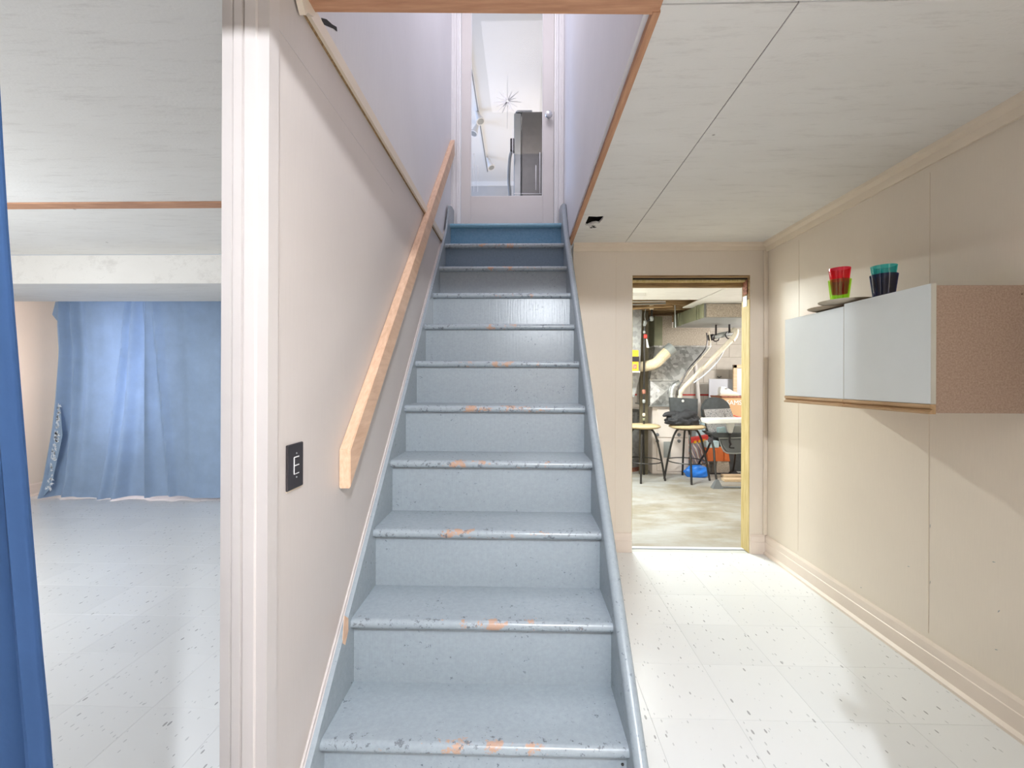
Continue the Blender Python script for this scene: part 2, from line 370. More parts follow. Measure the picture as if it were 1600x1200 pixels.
def world_loc(o):
    v = Vector((0, 0, 0))
    while o: v += Vector(o.location); o = o.parent
    return v
def finish(bm, smooth):
    bmesh.ops.recalc_face_normals(bm, faces=bm.faces)
    if smooth:
        for f in bm.faces: f.smooth = True
        for e in bm.edges:
            if len(e.link_faces) == 2 and e.calc_face_angle(0) > 0.7: e.smooth = False
def obj(name, bm, mat, parent=None, smooth=False, local=False, origin=None):
    """verts in world coordinates unless local; linked as ONE mesh object"""
    finish(bm, smooth)
    me = bpy.data.meshes.new(name)
    o = bpy.data.objects.new(name, me)
    if parent is not None:
        if not local: bmesh.ops.translate(bm, verts=bm.verts, vec=-world_loc(parent))
    elif not local:
        if origin is None:
            xs = [v.co for v in bm.verts]
            origin = Vector(((min(v.x for v in xs) + max(v.x for v in xs)) / 2, (min(v.y for v in xs) + max(v.y for v in xs)) / 2, min(v.z for v in xs)))
        origin = Vector(origin)
        bmesh.ops.translate(bm, verts=bm.verts, vec=-origin); o.location = origin
    bm.to_mesh(me); bm.free()
    me.materials.append(M[mat] if isinstance(mat, str) else mat)
    COL.objects.link(o); o.parent = parent; return o
def thing(name, label, cat, loc=(0, 0, 0), rz=0, group=None):
    o = bpy.data.objects.new(name, None); COL.objects.link(o); o.empty_display_size = 0.05
    o.location = loc; o.rotation_euler = (0, 0, rz); o['label'] = label; o['category'] = cat
    if group: o['group'] = group
    return o
def tag(o, label, cat, group=None):
    o['label'] = label; o['category'] = cat
    if group: o['group'] = group
    return o
def struct(o, label=None):
    o['kind'] = 'structure'
    if label: o['label'] = label
    return o
def stuff(o): o['kind'] = 'stuff'; return o
def skew(bm):
    for v in bm.verts: v.co.x = SK(v.co.x, v.co.y)
    return bm
def dup(root, loc, rz, label):
    def cp(o, par):
        c = o.copy(); COL.objects.link(c); c.parent = par
        for ch in kids.get(o.name, []): cp(ch, c)
        return c
    kids = {}
    for q in list(bpy.data.objects):
        if q.parent: kids.setdefault(q.parent.name, []).append(q)
    r = cp(root, None); r.location = loc; r.rotation_euler = (0, 0, rz); r['label'] = label; return r

# ================================================================== SETTING
ZC = 2.19; XW = 1.70; YF = 3.10; XL = -5.11; YB = 4.60; YP = 0.953
XWL, XWR = -0.587, 0.303           # stairwell wall faces in the stair's frame
YD = 3.43                          # door at the stair head
T = 0.3048
# ---- floor with its tiles
fl = struct(obj('floor', box(box(nb(), XL, XW, -2.6, YF + 0.08, -0.12, -0.004), XL, -0.6, YF + 0.08, YB + 0.1, -0.12, -0.004), 'joint', origin=(0, 0, -0.12)), 'pale speckled vinyl tile floor')
X0, X1, Y0 = -1.38055, 0.76154, 1.57609
me_tile = {}
def tile(x0, x1, y0, y1):
    g = 0.0004; w, d = round(x1 - x0, 3), round(y1 - y0, 3)
    if w < 0.02 or d < 0.02: return
    if (w, d) not in me_tile:
        bm = box(nb(), -w / 2 + g, w / 2 - g, -d / 2 + g, d / 2 - g, -0.0035, 0, 0.0004); finish(bm, False)
        me = bpy.data.meshes.new('tile'); bm.to_mesh(me); bm.free(); me.materials.append(M['tile']); me_tile[(w, d)] = me
    o = bpy.data.objects.new('tile', me_tile[(w, d)]); COL.objects.link(o); o.parent = fl
    o.location = Vector(((x0 + x1) / 2, (y0 + y1) / 2, 0)) - Vector(fl.location)
def lay(xa, xb, ya, yb, xo):
    i0 = math.floor((xa - xo) / T)
    for i in range(i0, math.ceil((xb - xo) / T)):
        j0 = math.floor((ya - Y0) / T)
        for j in range(j0, math.ceil((yb - Y0) / T)):
            a, b = max(xa, xo + i * T), min(xb, xo + (i + 1) * T); c, d = max(ya, Y0 + j * T), min(yb, Y0 + (j + 1) * T)
            if b < -1.35 * d - 0.35: continue
            tile(a, b, c, d)
lay(XL, -0.68, 0.35, YB, X0)
lay(-0.57, XW, 0.35, 0.953, X1)
lay(0.30, XW, 0.953, YF, X1)
rest = obj('tile_field', box(nb(), XL, XW, -2.6, 0.345, -0.004, -0.0002), 'tile', fl); stuff(rest)
rest = obj('tile_field', box(nb(), -0.68, 0.30, 0.953, 3.3, -0.004, -0.0006), 'tile', fl); stuff(rest)

# ---- far wall of the hall with its doorway
DL, DR, DT = W(988, 500, Y=YF).x, W(1172, 500, Y=YF).x, W(1080, 430, Y=YF).z
bm = nb(); box(bm, 0.335, DL, YF, YF + 0.10, 0, ZC); box(bm, DR, XW, YF, YF + 0.10, 0, ZC); box(bm, DL, DR, YF, YF + 0.10, DT, ZC); box(bm, -0.6, 0.335, YF, YF + 0.10, 0, 1.78)
wf = struct(obj('wall_far', bm, 'wall_hall'), 'cream painted panel wall with open doorway')
for xj in (W(962, 500, Y=YF).x,):
    obj('panel_joint', box(nb(), xj, xj + 0.003, YF - 0.0012, YF, 0.16, 2.1), 'trim_tan', wf)
# ---- right wall
wr = struct(obj('wall_right', box(nb(), XW, XW + 0.1, -2.6, YF + 0.1, 0, ZC + 0.25), 'wall_hall'), 'cream painted panel wall on the right of the hall')
for y in (W(1248, 600, X=XW).y, W(1452, 700, X=XW).y):
    obj('panel_joint', box(nb(), XW - 0.0012, XW, y, y + 0.003, 0.16, 2.1), 'trim_tan', wr)
for u, v, a in ((1345, 918, 0.4), (1453, 822, 1.5), (1560, 955, 0.9), (1419, 885, 0.2), (1556, 1015, 0.3), (1453, 910, 1.4), (1552, 878, 0.2)):
    p = W(u, v, X=XW - 0.001); d = 0.008
    obj('scuff_mark', prism(nb(), [(p.y - d * math.cos(a), p.z + d * math.sin(a)), (p.y - 0.001, p.z - 0.0015), (p.y + d * math.cos(a) * .6, p.z - d * math.sin(a)), (p.y + 0.001, p.z + 0.0015)], 0, XW - 0.0008, XW), 'mid_grey', wr)
# ---- mouldings
def crown(name, p0, p1, s, mat, n):
    """p0->p1 run under the ceiling, n = unit vector out of the wall"""
    prof = [(0, 0), (0, -s), (0.012, -s), (0.016, -s * 0.75), (0.02, -s * 0.45), (s * 0.72, -0.016), (s * 0.8, 0)]
    bm = nb(); A = [bm.verts.new((p0[0] + n[0] * a, p0[1] + n[1] * a, p0[2] + b)) for a, b in prof]
    B = [bm.verts.new((p1[0] + n[0] * a, p1[1] + n[1] * a, p1[2] + b)) for a, b in prof]
    k = len(prof); bm.faces.new(A); bm.faces.new(B[::-1])
    for i in range(k): bm.faces.new((A[i], B[i], B[(i + 1) % k], A[(i + 1) % k]))
    return struct(obj(name, bm, mat))
crown('trim_1', (0.335, YF, ZC), (XW, YF, ZC), 0.052, 'trim_tan', (0, -1))
crown('trim_2', (XW, 0.45, ZC), (XW, YF, ZC), 0.062, 'trim_tan', (-1, 0))
def base(name, p0, p1, n, h, mat, t=0.014, shoe=True):
    prof = [(0, 0), (t + (0.012 if shoe else 0), 0), (t + (0.012 if shoe else 0), 0.012), (t, 0.024), (t, h * 0.62), (t - 0.003, h * 0.64), (t - 0.003, h * 0.9), (0.004, h), (0, h)]
    bm = nb(); A = [bm.verts.new((p0[0] + n[0] * a, p0[1] + n[1] * a, b)) for a, b in prof]
    B = [bm.verts.new((p1[0] + n[0] * a, p1[1] + n[1] * a, b)) for a, b in prof]
    k = len(prof); bm.faces.new(A); bm.faces.new(B[::-1])
    for i in range(k): bm.faces.new((A[i], B[i], B[(i + 1) % k], A[(i + 1) % k]))
    return struct(obj(name, bm, mat))
base('baseboard_right', (XW, 0.5), (XW, YF), (-1, 0), 0.135, 'trim')
base('baseboard_far', (0.335, YF), (DL, YF), (0, -1), 0.135, 'trim', shoe=False)
base('baseboard_far_right', (DR + 0.004, YF), (XW - 0.014, YF), (0, -1), 0.135, 'trim', shoe=False)
struct(obj('trim_3', box(nb(), XW - 0.026, XW, YF - 0.018, YF, 0.135, ZC - 0.05, 0.003), 'trim_tan'))
# raw timber lining of the doorway
fr = struct(thing('door_1', 'open doorway lined with raw yellow studs and dark boards', 'doorway', ((DL + DR) / 2, YF + 0.05, 0))); del fr['category']
obj('stud', box(nb(), DR - 0.004, DR + 0.03, YF + 0.001, YF + 0.115, 0.0, 1.80, 0.003), 'stud', fr)
obj('stud', box(nb(), DR - 0.002, DR + 0.03, YF + 0.001, YF + 0.115, 1.80, DT, 0.003), 'stud_dark', fr)
hx = W(1166, 460, Y=YF).x
obj('hinge_plate', box(nb(), DR - 0.009, DR - 0.004, YF + 0.03, YF + 0.085, 1.84, 1.945), 'rust', fr)
obj('paint_patch', box(nb(), DR - 0.0065, DR - 0.004, YF + 0.035, YF + 0.09, 1.755, 1.83), 'white_board', fr)
obj('stud', box(nb(), DL - 0.03, DL + 0.003, YF + 0.001, YF + 0.115, 0.0, DT, 0.003), 'stud', fr)
obj('header_board_or_gap', box(nb(), DL, DR, YF + 0.002, YF + 0.035, DT - 0.012, DT + 0.03, 0.002), 'stud_dark', fr)
obj('header_board_or_gap', box(nb(), DL, DR, YF + 0.045, YF + 0.10, DT - 0.035, DT + 0.02, 0.002), 'stud', fr)
obj('header_board_or_gap', box(nb(), DL, DR, YF + 0.036, YF + 0.044, DT - 0.022, DT + 0.02, 0.001), 'baked', fr)  # thin black strip painted in for the dark gap between boards
obj('header_board_or_gap', box(nb(), DL, DR, YF + 0.085, YF + 0.13, DT - 0.064, DT + 0.02, 0.002), 'stud_dark', fr)
obj('threshold_strip', box(nb(), DL, DR, YF + 0.065, YF + 0.10, -0.002, 0.003), 'white_board', fr)

# ---- ceiling: panels of board, opening over the stair, torn hole
ce = struct(thing('ceiling', 'grey white fibreboard ceiling panels', 'ceiling', (0, 0, ZC))); del ce['category']
ys = W(1235, 3, Z=ZC).y
def sx(y): return 0.695 + (y - 2) * -0.0
def cpanel(x0, x1, y0, y1, z=ZC, sk0=False):
    bm = box(nb(), x0, x1, y0, y1, z, z + 0.012, 0.0015)
    if sk0:
        for v in bm.verts:
            if v.co.x < (x0 + x1) / 2: v.co.x = SK(0.325, v.co.y)
    return obj('panel', bm, 'ceiling', ce)
# narrow panel with the torn hole
h0, h1, h2, h3 = W(907, 352, Z=ZC), W(905, 339, Z=ZC), W(943, 338, Z=ZC), W(942, 349, Z=ZC)
hx0, hx1, hy0, hy1 = 0.372, 0.478, h2.y - 0.135, h2.y + 0.0
hx0 = h0.x + 0.03; hx1 = h2.x; hy0 = W(925, 338, Z=ZC).y; hy1 = W(925, 351, Z=ZC).y
bm = nb(); xs0, xe0, ya, yb = 0.32, 0.694, ys + 0.003, YF
outer = [(SK(xs0, ya), ya), (xe0, ya), (xe0, yb), (SK(xs0, yb), yb)]
hole = [(hx0, hy0), (hx0 + 0.05, hy0 + 0.006), (hx1, hy0 - 0.002), (hx1 + 0.003, hy0 + 0.04), (hx1 - 0.008, hy1 - 0.02), (hx0 + 0.06, hy1 - 0.028), (hx0 + 0.035, hy1 - 0.02), (hx0 + 0.012, hy1 + 0.02), (hx0 - 0.004, hy1)]
vo = [bm.verts.new((x, y, ZC)) for x, y in outer]; vh = [bm.verts.new((x, y, ZC)) for x, y in hole]
eds = [bm.edges.new((vo[i], vo[(i + 1) % 4])) for i in range(4)] + [bm.edges.new((vh[i], vh[(i + 1) % len(vh)])) for i in range(len(vh))]
bmesh.ops.triangle_fill(bm, edges=eds, use_beauty=True)
r_ = bmesh.ops.extrude_face_region(bm, geom=list(bm.faces)); bmesh.ops.translate(bm, vec=(0, 0, 0.012), verts=[v for v in r_['geom'] if isinstance(v, bmesh.types.BMVert)])
obj('panel', bm, 'ceiling', ce)
# black-lined box stands for the darkness inside the hole
hb = struct(obj('trim_4', box(box(box(box(box(nb(), hx0 - 0.02, hx1 + 0.03, hy0 - 0.03, hy1 + 0.03, ZC + 0.075, ZC + 0.08), hx0 - 0.02, hx0 - 0.015, hy0 - 0.03, hy1 + 0.03, ZC + 0.0125, ZC + 0.075), hx1 + 0.025, hx1 + 0.03, hy0 - 0.03, hy1 + 0.03, ZC + 0.0125, ZC + 0.075), hx0 - 0.02, hx1 + 0.03, hy0 - 0.03, hy0 - 0.025, ZC + 0.0125, ZC + 0.075), hx0 - 0.02, hx1 + 0.03, hy1 + 0.025, hy1 + 0.03, ZC + 0.0125, ZC + 0.075), 'baked'))
obj('lath', box(nb(), hx0 + 0.01, hx1 + 0.03, hy0 + 0.035, hy0 + 0.055, ZC + 0.04, ZC + 0.05), 'trim_tan', hb)
obj('torn_flap', prism(nb(), [(hx0 + 0.012, ZC), (hx0 + 0.02, ZC - 0.03), (hx0 + 0.045, ZC - 0.006), (hx0 + 0.05, ZC)], 1, hy1 - 0.02, hy1 - 0.017), 'ceiling', hb)
for a, b in ((0.045, 0.028), (0.055, 0.05), (0.035, 0.055)):
    obj('torn_spot', prism(nb(), [(hx0 + a, hy1 + b - 0.012), (hx0 + a + 0.02, hy1 + b - 0.008), (hx0 + a + 0.012, hy1 + b + 0.006), (hx0 + a - 0.006, hy1 + b)], 2, ZC - 0.0015, ZC), 'baked', hb)
cpanel(0.698, XW, ys + 0.003, YF)
cpanel(0.30, XW, 0.45, ys)                       # near strip above the hall
obj('joint', box(nb(), 0.694, 0.698, ys, YF, ZC + 0.004, ZC + 0.006), 'gap', ce)
# left room ceiling, boards meet at a batten
cpanel(XL, -0.675, 0.45, 2.33); cpanel(XL, -0.675, 2.336, 3.31); cpanel(XL, -0.675, 3.9, YB)
cpanel(-0.675, 0.30, 0.45, YP + 0.02)
bt = obj('trim_5', box(nb(), XL, -0.675, W(200, 324, Z=ZC).y, W(200, 315, Z=ZC).y, ZC - 0.008, ZC, 0.002), 'pine_trim'); struct(bt)
# bulkhead across the left room
bz = W(200, 443, Y=3.31).z; by1 = W(200, 471, Z=bz).y
struct(obj('trim_6', box(nb(), XL, -0.675, 3.31, by1, bz, ZC - 0.001, 0.004), 'ceiling'), 'boxed bulkhead across the left room')

# ---- left wall: between left room and stair (and stairwell above)
bm = nb(); prism(bm, [(SK(XWL, YP), YP), (SK(XWL, 3.55), 3.55), (-0.674, 3.55), (-0.674, YP)], 2, 0, ZC - 0.0)
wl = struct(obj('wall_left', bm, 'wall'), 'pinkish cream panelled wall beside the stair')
bm = nb(); prism(bm, [(SK(XWL, YP), 1.135), (SK(XWL, 3.6), 3.6), (-0.67, 3.6), (-0.67, 1.135)], 2, ZC + 0.0, 4.65)
struct(obj('wall_stairwell_left', bm, 'upper_wall'))
bm = nb(); prism(bm, [(SK(XWR, 1.15), 1.15), (SK(XWR, 3.6), 3.6), (0.325, 3.6), (0.335, 1.15)], 2, ZC + 0.013, 4.65)
struct(obj('wall_stairwell_right', bm, 'upper_wall'))
struct(obj('wall_stairwell_near', box(nb(), -0.66, 0.4, 1.03, 1.12, ZC + 0.10, 4.65), 'upper_wall'))
struct(obj('ceiling_stairwell', box(nb(), -0.7, 0.45, 1.03, 3.6, 4.65, 4.7), 'upper_wall'))
# batten between lower and upper wall
tz0, tz1 = 2.165, 2.205
bm = skew(prism(nb(), [(1.10, tz0), (1.10, tz1), (3.20, tz1 + 0.022), (3.20, tz0 + 0.022)], 0, XWL, XWL + 0.014)); struct(obj('trim_7', bm, 'trim_tan'), 'cream batten along the stair wall')
bm = skew(prism(nb(), [(1.10, tz0 - 0.006), (1.10, tz0), (3.20, tz0 + 0.022), (3.20, tz0 + 0.016)], 0, XWL, XWL + 0.004)); struct(obj('trim_8', bm, 'stud_dark'))
# vertical panel joint with faint line
zl_ = W(430, 38, X=-0.576).z
bm = skew(prism(nb(), [(0.99, zl_), (0.99, zl_ + 0.004), (1.9, zl_ + 0.012), (1.9, zl_ + 0.009)], 0, XWL, XWL + 0.0006)); obj('paint_line', bm, 'trim_pale', wl)
# torn tape at the corner of the beam
p = W(458, 8, X=SK(XWL, 1.1))
bm = nb(); prism(bm, [(1.05, 2.19), (1.055, 2.16), (1.075, 2.135), (1.085, 2.15), (1.115, 2.165), (1.13, 2.19)], 0, -0.572, -0.556)
obj('peeling_paper', bm, 'trim_tan', wl)
# dark hole in stairwell wall (top left)
pts = [(500, 28), (508, 30), (517, 38), (524, 42), (525, 49), (520, 45), (510, 41), (503, 38)]
q = [W(u, v, X=SK(XWL, 1.35)) for u, v in pts]
bm = nb(); prism(bm, [(a.y, a.z) for a in q], 0, SK(XWL, 1.35) - 0.002, SK(XWL, 1.35) + 0.004)
tag(obj('torn_hole', bm, 'baked'), 'small black torn hole high on the stairwell wall by the batten', 'hole')

# end of the wall: casing with grooves
ex0, ex1 = W(351, 600, Y=YP).x, W(405, 600, Y=YP).x
bm = nb(); xs = [ex0, ex0 + 0.001]; w_ = ex1 - ex0
prof = [(0, 0), (0, -0.012), (0.30, -0.014), (0.325, -0.008), (0.36, -0.010), (0.37, -0.016), (0.60, -0.016), (0.615, -0.010), (0.66, -0.012), (0.68, -0.016), (0.97, -0.014), (1, -0.010), (1, 0)]
prism(bm, [(ex0 + a * w_, YP + b) for a, b in prof], 2, 0, ZC)
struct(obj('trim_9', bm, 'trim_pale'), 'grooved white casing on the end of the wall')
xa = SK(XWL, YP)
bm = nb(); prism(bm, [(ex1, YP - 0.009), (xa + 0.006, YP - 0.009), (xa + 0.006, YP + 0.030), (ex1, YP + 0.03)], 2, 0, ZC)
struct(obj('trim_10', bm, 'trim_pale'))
# ---- beam edge and side boards of the ceiling opening
y_h0, y_h1 = 1.045, 1.135
bm = nb(); prism(bm, [(-0.572, y_h0 + 0.02), (0.345, y_h0 + 0.045), (0.345, y_h1 + 0.014), (-0.572, y_h1 - 0.012)], 2, ZC - 0.006, ZC + 0.12)
struct(obj('trim_11', bm, 'pine_trim'), 'stained pine board across the head of the stair opening')
bm = nb(); prism(bm, [(SK(XWR + 0.004, 1.14) + 0.012, 1.14), (SK(XWR + 0.004, YF), YF), (SK(XWR + 0.030, YF), YF), (SK(XWR + 0.030, 1.14) + 0.006, 1.14)], 2, ZC - 0.008, ZC + 0.0125)
struct(obj('trim_12', bm, 'pine_trim_y'), 'stained pine board along the stair opening')
# ---- left room
struct(obj('wall_left_room', box(nb(), XL - 0.1, XL, -2.6, YB + 0.1, 0, ZC + 0.02), 'wall_hall'))
bm = nb(); box(bm, XL, -4.32, YB, YB + 0.1, 0, ZC); box(bm, -3.88, -0.6, YB, YB + 0.1, 0, ZC); box(bm, -4.32, -3.88, YB, YB + 0.1, 1.95, ZC); box(bm, -4.32, -3.88, YB, YB + 0.1, 0, 0.45)
struct(obj('wall_back_left_room', bm, 'wall_hall'))
struct(obj('window_1', box(nb(), -4.32, -3.88, YB + 0.07, YB + 0.078, 0.45, 1.95), 'glass'))
base('baseboard_left', (XL, 0.5), (XL, YB), (1, 0), 0.13, 'trim'); base('baseboard_back', (XL, YB), (-0.7, YB), (0, -1), 0.10, 'trim')
crown('trim_13', (XL, 4.0, ZC - 0.11), (XL, 4.42, ZC - 0.11), 0.05, 'trim_tan', (1, 0))
struct(obj('wall_under_landing', box(nb(), -0.70, -0.6, 3.55, YB + 0.1, 0, ZC), 'wall_hall'))
# ---- room behind the camera, header with its opening
struct(obj('wall_header', box(nb(), XL, XW, 0.35, 0.45, 2.047, ZC + 0.3), 'wall'))
struct(obj('wall_behind', box(nb(), XL, XW, -2.7, -2.6, 0, 2.5), 'wall'))
struct(obj('ceiling_behind', box(nb(), XL, XW, -2.6, 0.36, 2.42, 2.46), 'ceiling'))
struct(obj('wall_partition', box(nb(), XL, -1.25, 0.36, 0.44, 0, 2.047), 'wall'))

# ================================================================== STAIR
Z0s, G, H0s, R = 1.14642, 0.20573, 0.21634, 0.21371
st = thing('staircase', 'steep grey blue painted wooden staircase with worn treads', 'staircase', (-0.15, 1.15, 0))
xi0, xi1 = -0.558, 0.267
def line_z(y): return H0s + (y - Z0s) / G * R
# tread profile with rounded nose
for n in range(11):
    y = Z0s + G * n; z = H0s + R * n; th = 0.031
    back = y + G + 0.03 if n < 10 else YD - 0.01
    arc = [(y + th / 2 - th / 2 * math.sin(a), z + th / 2 - th / 2 * math.cos(a)) for a in [PI * k / 8 for k in range(9)]]
    bm = prism(nb(), arc + [(back, z + th), (back, z)], 0, xi0 - 0.004, xi1 + 0.004)
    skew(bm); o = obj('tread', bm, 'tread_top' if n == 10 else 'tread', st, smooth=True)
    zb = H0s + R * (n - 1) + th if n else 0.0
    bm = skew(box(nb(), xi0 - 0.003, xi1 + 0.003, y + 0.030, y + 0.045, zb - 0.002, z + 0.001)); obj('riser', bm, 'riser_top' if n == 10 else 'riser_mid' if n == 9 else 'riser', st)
# screw on the lowest riser
p = W(973, 1193, Y=Z0s + 0.028)
obj('screw', lathe(nb(), [(0.0045, 0), (0.0035, 0.002)], (0, 0, 0), 10), 'black_metal', st, local=True).matrix_local = Matrix.Translation(p - st.location + Vector((0, 0.002, -0.004))) @ Matrix.Rotation(PI / 2, 4, 'X')
# stringers: rounded cap on the right one
ye = YD - 0.035
def string_outline(off, lo):
    ys_ = 0.93
    return [(ys_, max(0.0, line_z(ys_) + off)), (3.06, line_z(3.06) + off), (3.20, 2.50 + off * 0.2), (3.30, 2.545), (ye, 2.55), (ye, 2.40), (3.2, line_z(3.2) - lo + 0.0), (1.25, 0.0), (ys_, 0.0)]
bm = skew(prism(nb(), string_outline(0.062, 0.12), 0, xi0 - 0.014, xi0)); obj('stringer', bm, 'riser', st)
bm = nb(); off = 0.092; xm = (xi1 + 0.303) / 2; rr = 0.018
ptsc = [(1.10 - 0.17, None), (3.05, None)]
prism(bm, string_outline(off - 0.016, 0.12), 0, xi1, 0.303); skew(bm); obj('stringer', bm, 'riser', st)
path = [(SK(xm, y), y, line_z(y) + off - 0.018) for y in (0.93, 1.4, 2.0, 2.6, 3.02)] + [(SK(xm, 3.2), 3.2, 2.505), (SK(xm, 3.30), 3.30, 2.535), (SK(xm, ye), ye, 2.54)]
obj('stringer_cap', tube(nb(), path, 0.019, 12), 'riser', st, smooth=True)
# side panel closing the stair on the hall side
bm = skew(prism(nb(), [(1.12, 0.0), (1.12, line_z(1.12) - 0.02), (2.95, line_z(2.95) - 0.2), (YF - 0.01, 1.9), (YF - 0.01, 0)], 0, 0.275, 0.290)); obj('side_panel', bm, 'wall_hall', st)
# bare patch on the left stringer
q = [W(u, v, X=SK(xi0, 1.35) + 0.002) for u, v in ((539, 962), (545, 966), (545, 985), (540, 1008), (536, 1005))]
bm = nb(); prism(bm, [(a.y, a.z) for a in q], 0, SK(xi0, 1.33) - 0.001, SK(xi0, 1.33) + 0.0007); obj('bare_patch', bm, 'pine', st)
# white cap strip between wall and stringer
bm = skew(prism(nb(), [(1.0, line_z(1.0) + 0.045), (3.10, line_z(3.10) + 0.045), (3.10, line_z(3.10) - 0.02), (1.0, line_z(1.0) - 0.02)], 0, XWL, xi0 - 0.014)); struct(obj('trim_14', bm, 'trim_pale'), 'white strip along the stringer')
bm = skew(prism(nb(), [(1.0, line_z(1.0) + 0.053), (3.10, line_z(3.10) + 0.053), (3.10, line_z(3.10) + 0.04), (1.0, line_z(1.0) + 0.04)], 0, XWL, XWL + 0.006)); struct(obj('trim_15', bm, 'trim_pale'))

# ---- handrail
xr = SK(XWL, 1.4); e0 = W(529, 703, X=xr); e1 = W(529, 764, X=xr); top = W(706, 212, X=SK(XWL, 3.3))
xo = W(546.5, 703, Y=e0.y).x
slope = (top.z - e0.z) / (top.y - e0.y)
hd = e0.z - e1.z
yt = min(top.y, YD - 0.06)
bm = prism(nb(), [(e0.y, e0.z), (e0.y, e1.z), (yt, e1.z + slope * (yt - e0.y)), (yt, e0.z + slope * (yt - e0.y))], 0, 0, xo - xr)
for v in bm.verts: v.co.x += SK(XWL, v.co.y) + 0.001
bmesh.ops.bevel(bm, geom=list(bm.edges), offset=0.0025, segments=2, affect='EDGES')
tag(obj('handrail', bm, 'pine'), 'plain pine handrail board fixed along the stair wall', 'handrail')

# ---- light switch plate
xs_ = SK(XWL, 1.1); a, b, c = W(445.5, 697, X=xs_), W(470.5, 689, X=xs_), W(446.5, 769, X=xs_)
b2 = W(470.5, 757, X=xs_)
sw = thing('light_switch', 'black light switch plate with white key outlines on the stair wall', 'switch', (xs_, (a.y + b.y) / 2, c.z))
y0, y1, z1, z0 = a.y, b.y, (a.z + b.z) / 2, (c.z + b2.z) / 2
obj('plate', box(nb(), xs_ + 0.0005, xs_ + 0.0065, y0, y1, z0, z1, 0.002), 'black', sw)
obj('paint_edge', box(nb(), xs_ + 0.0002, xs_ + 0.003, y0 + 0.003, y1 + 0.001, z0 - 0.003, z0 + 0.001), 'cream', sw)
yc, w2, zt, zb2 = (y0 + y1) / 2, 0.012, z0 + (z1 - z0) * 0.70, z0 + (z1 - z0) * 0.33
zm = (zt + zb2) / 2
for k, (ya, yb, za, zb) in enumerate(((yc - 0.009, yc + 0.014, zt - 0.0012, zt + 0.0012), (yc - 0.009, yc + 0.014, zm - 0.0012, zm + 0.0012), (yc - 0.009, yc + 0.014, zb2 - 0.0007, zb2 + 0.0007), (yc - 0.010, yc - 0.0075, zb2, zt))):
    obj('white_line', box(nb(), xs_ + 0.006, xs_ + 0.0075, ya, yb, za, zb), 'white_mark', sw)
obj('rocker', box(nb(), xs_ + 0.006, xs_ + 0.0085, yc - 0.0065, yc + 0.014, zm + 0.003, zt - 0.003, 0.001), 'black', sw)
obj('rocker', box(nb(), xs_ + 0.006, xs_ + 0.0085, yc - 0.0065, yc + 0.014, zb2 + 0.003, zm - 0.003, 0.001), 'black', sw)
for z in (zt + 0.009, zb2 - 0.009):
    o = obj('screw', lathe(nb(), [(0.0022, 0), (0.0018, 0.0012)], (0, 0, 0), 8), 'mid_grey', sw, local=True)
    o.matrix_local = Matrix.Translation(Vector((xs_ + 0.0065, yc + 0.003, z)) - sw.location) @ Matrix.Rotation(PI / 2, 4, 'Y')

# ================================================================== DOOR AT THE STAIR HEAD
ZL = H0s + R * 10 + 0.031
cl, ci, ri, co = W(705, 200, Y=YD).x, W(720, 200, Y=YD).x, W(866, 200, Y=YD).x, W(878, 200, Y=YD).x
g0, g1 = W(736, 18, Y=YD), W(848, 306, Y=YD)
ZT = ZL + 2.03; gz0, gz1 = g1.z, ZT - 0.13
for i, (a, b, nm) in enumerate(((SK(XWL, YD) + 0.001, ci, 'trim_16'), (ri, SK(XWR, YD) - 0.001, 'trim_17'))):
    bm = nb(); w_ = b - a; pr = [(0, 0), (0, -0.02), (0.25, -0.022), (0.3, -0.016), (0.55, -0.018), (0.62, -0.026), (0.8, -0.026), (0.85, -0.016), (1, -0.014), (1, 0)]
    prism(bm, [(a + (k if i == 0 else 1 - k) * w_, YD + q) for k, q in pr], 2, ZL - 0.02, ZT + 0.03); struct(obj(nm, bm, 'casing_paint'))
dr = thing('glazed_door', 'white framed door at the stair head with tall etched glass pane', 'door', ((ci + ri) / 2, YD, ZL))
def dbox(x0, x1, z0, z1, d0=0.002, d1=0.037, bev=0.002): return box(nb(), x0, x1, YD + d0, YD + d1, z0, z1, bev)
obj('stile', dbox(ci + 0.002, g0.x, ZL + 0.008, ZT), 'door_paint', dr); obj('stile', dbox(g1.x, ri - 0.002, ZL + 0.008, ZT), 'door_paint', dr)
obj('rail', dbox(g0.x, g1.x, ZL + 0.008, gz0), 'door_paint', dr); obj('rail', dbox(g0.x, g1.x, gz1, ZT), 'door_paint', dr)
for x0, x1, z0, z1 in ((g0.x, g0.x + 0.006, gz0, gz1), (g1.x - 0.006, g1.x, gz0, gz1), (g0.x, g1.x, gz0, gz0 + 0.006)):
    obj('glazing_bead', dbox(x0, x1, z0, z1, 0.008, 0.014, 0.001), 'casing_paint', dr)
pane = obj('glass_pane', box(nb(), g0.x + 0.001, g1.x - 0.001, YD + 0.016, YD + 0.020, gz0 + 0.001, gz1), 'glass', dr)
ge = YD + 0.0158
def ray_etch(p, q, w, mat):
    p, q = W(*p, Y=ge), W(*q, Y=ge); d = (q - p); n = Vector((-d.z, 0, d.x)).normalized() * w / 2
    obj('etched_ray', prism(nb(), [((p + n).x, (p + n).z), ((p - n * 0.7).x, (p - n * 0.7).z), ((q - n * 0.3).x, (q - n * 0.3).z), ((q + n * 0.3).x, (q + n * 0.3).z)], 1, ge - 0.0006, ge), mat, pane)
c0 = (793, 158)
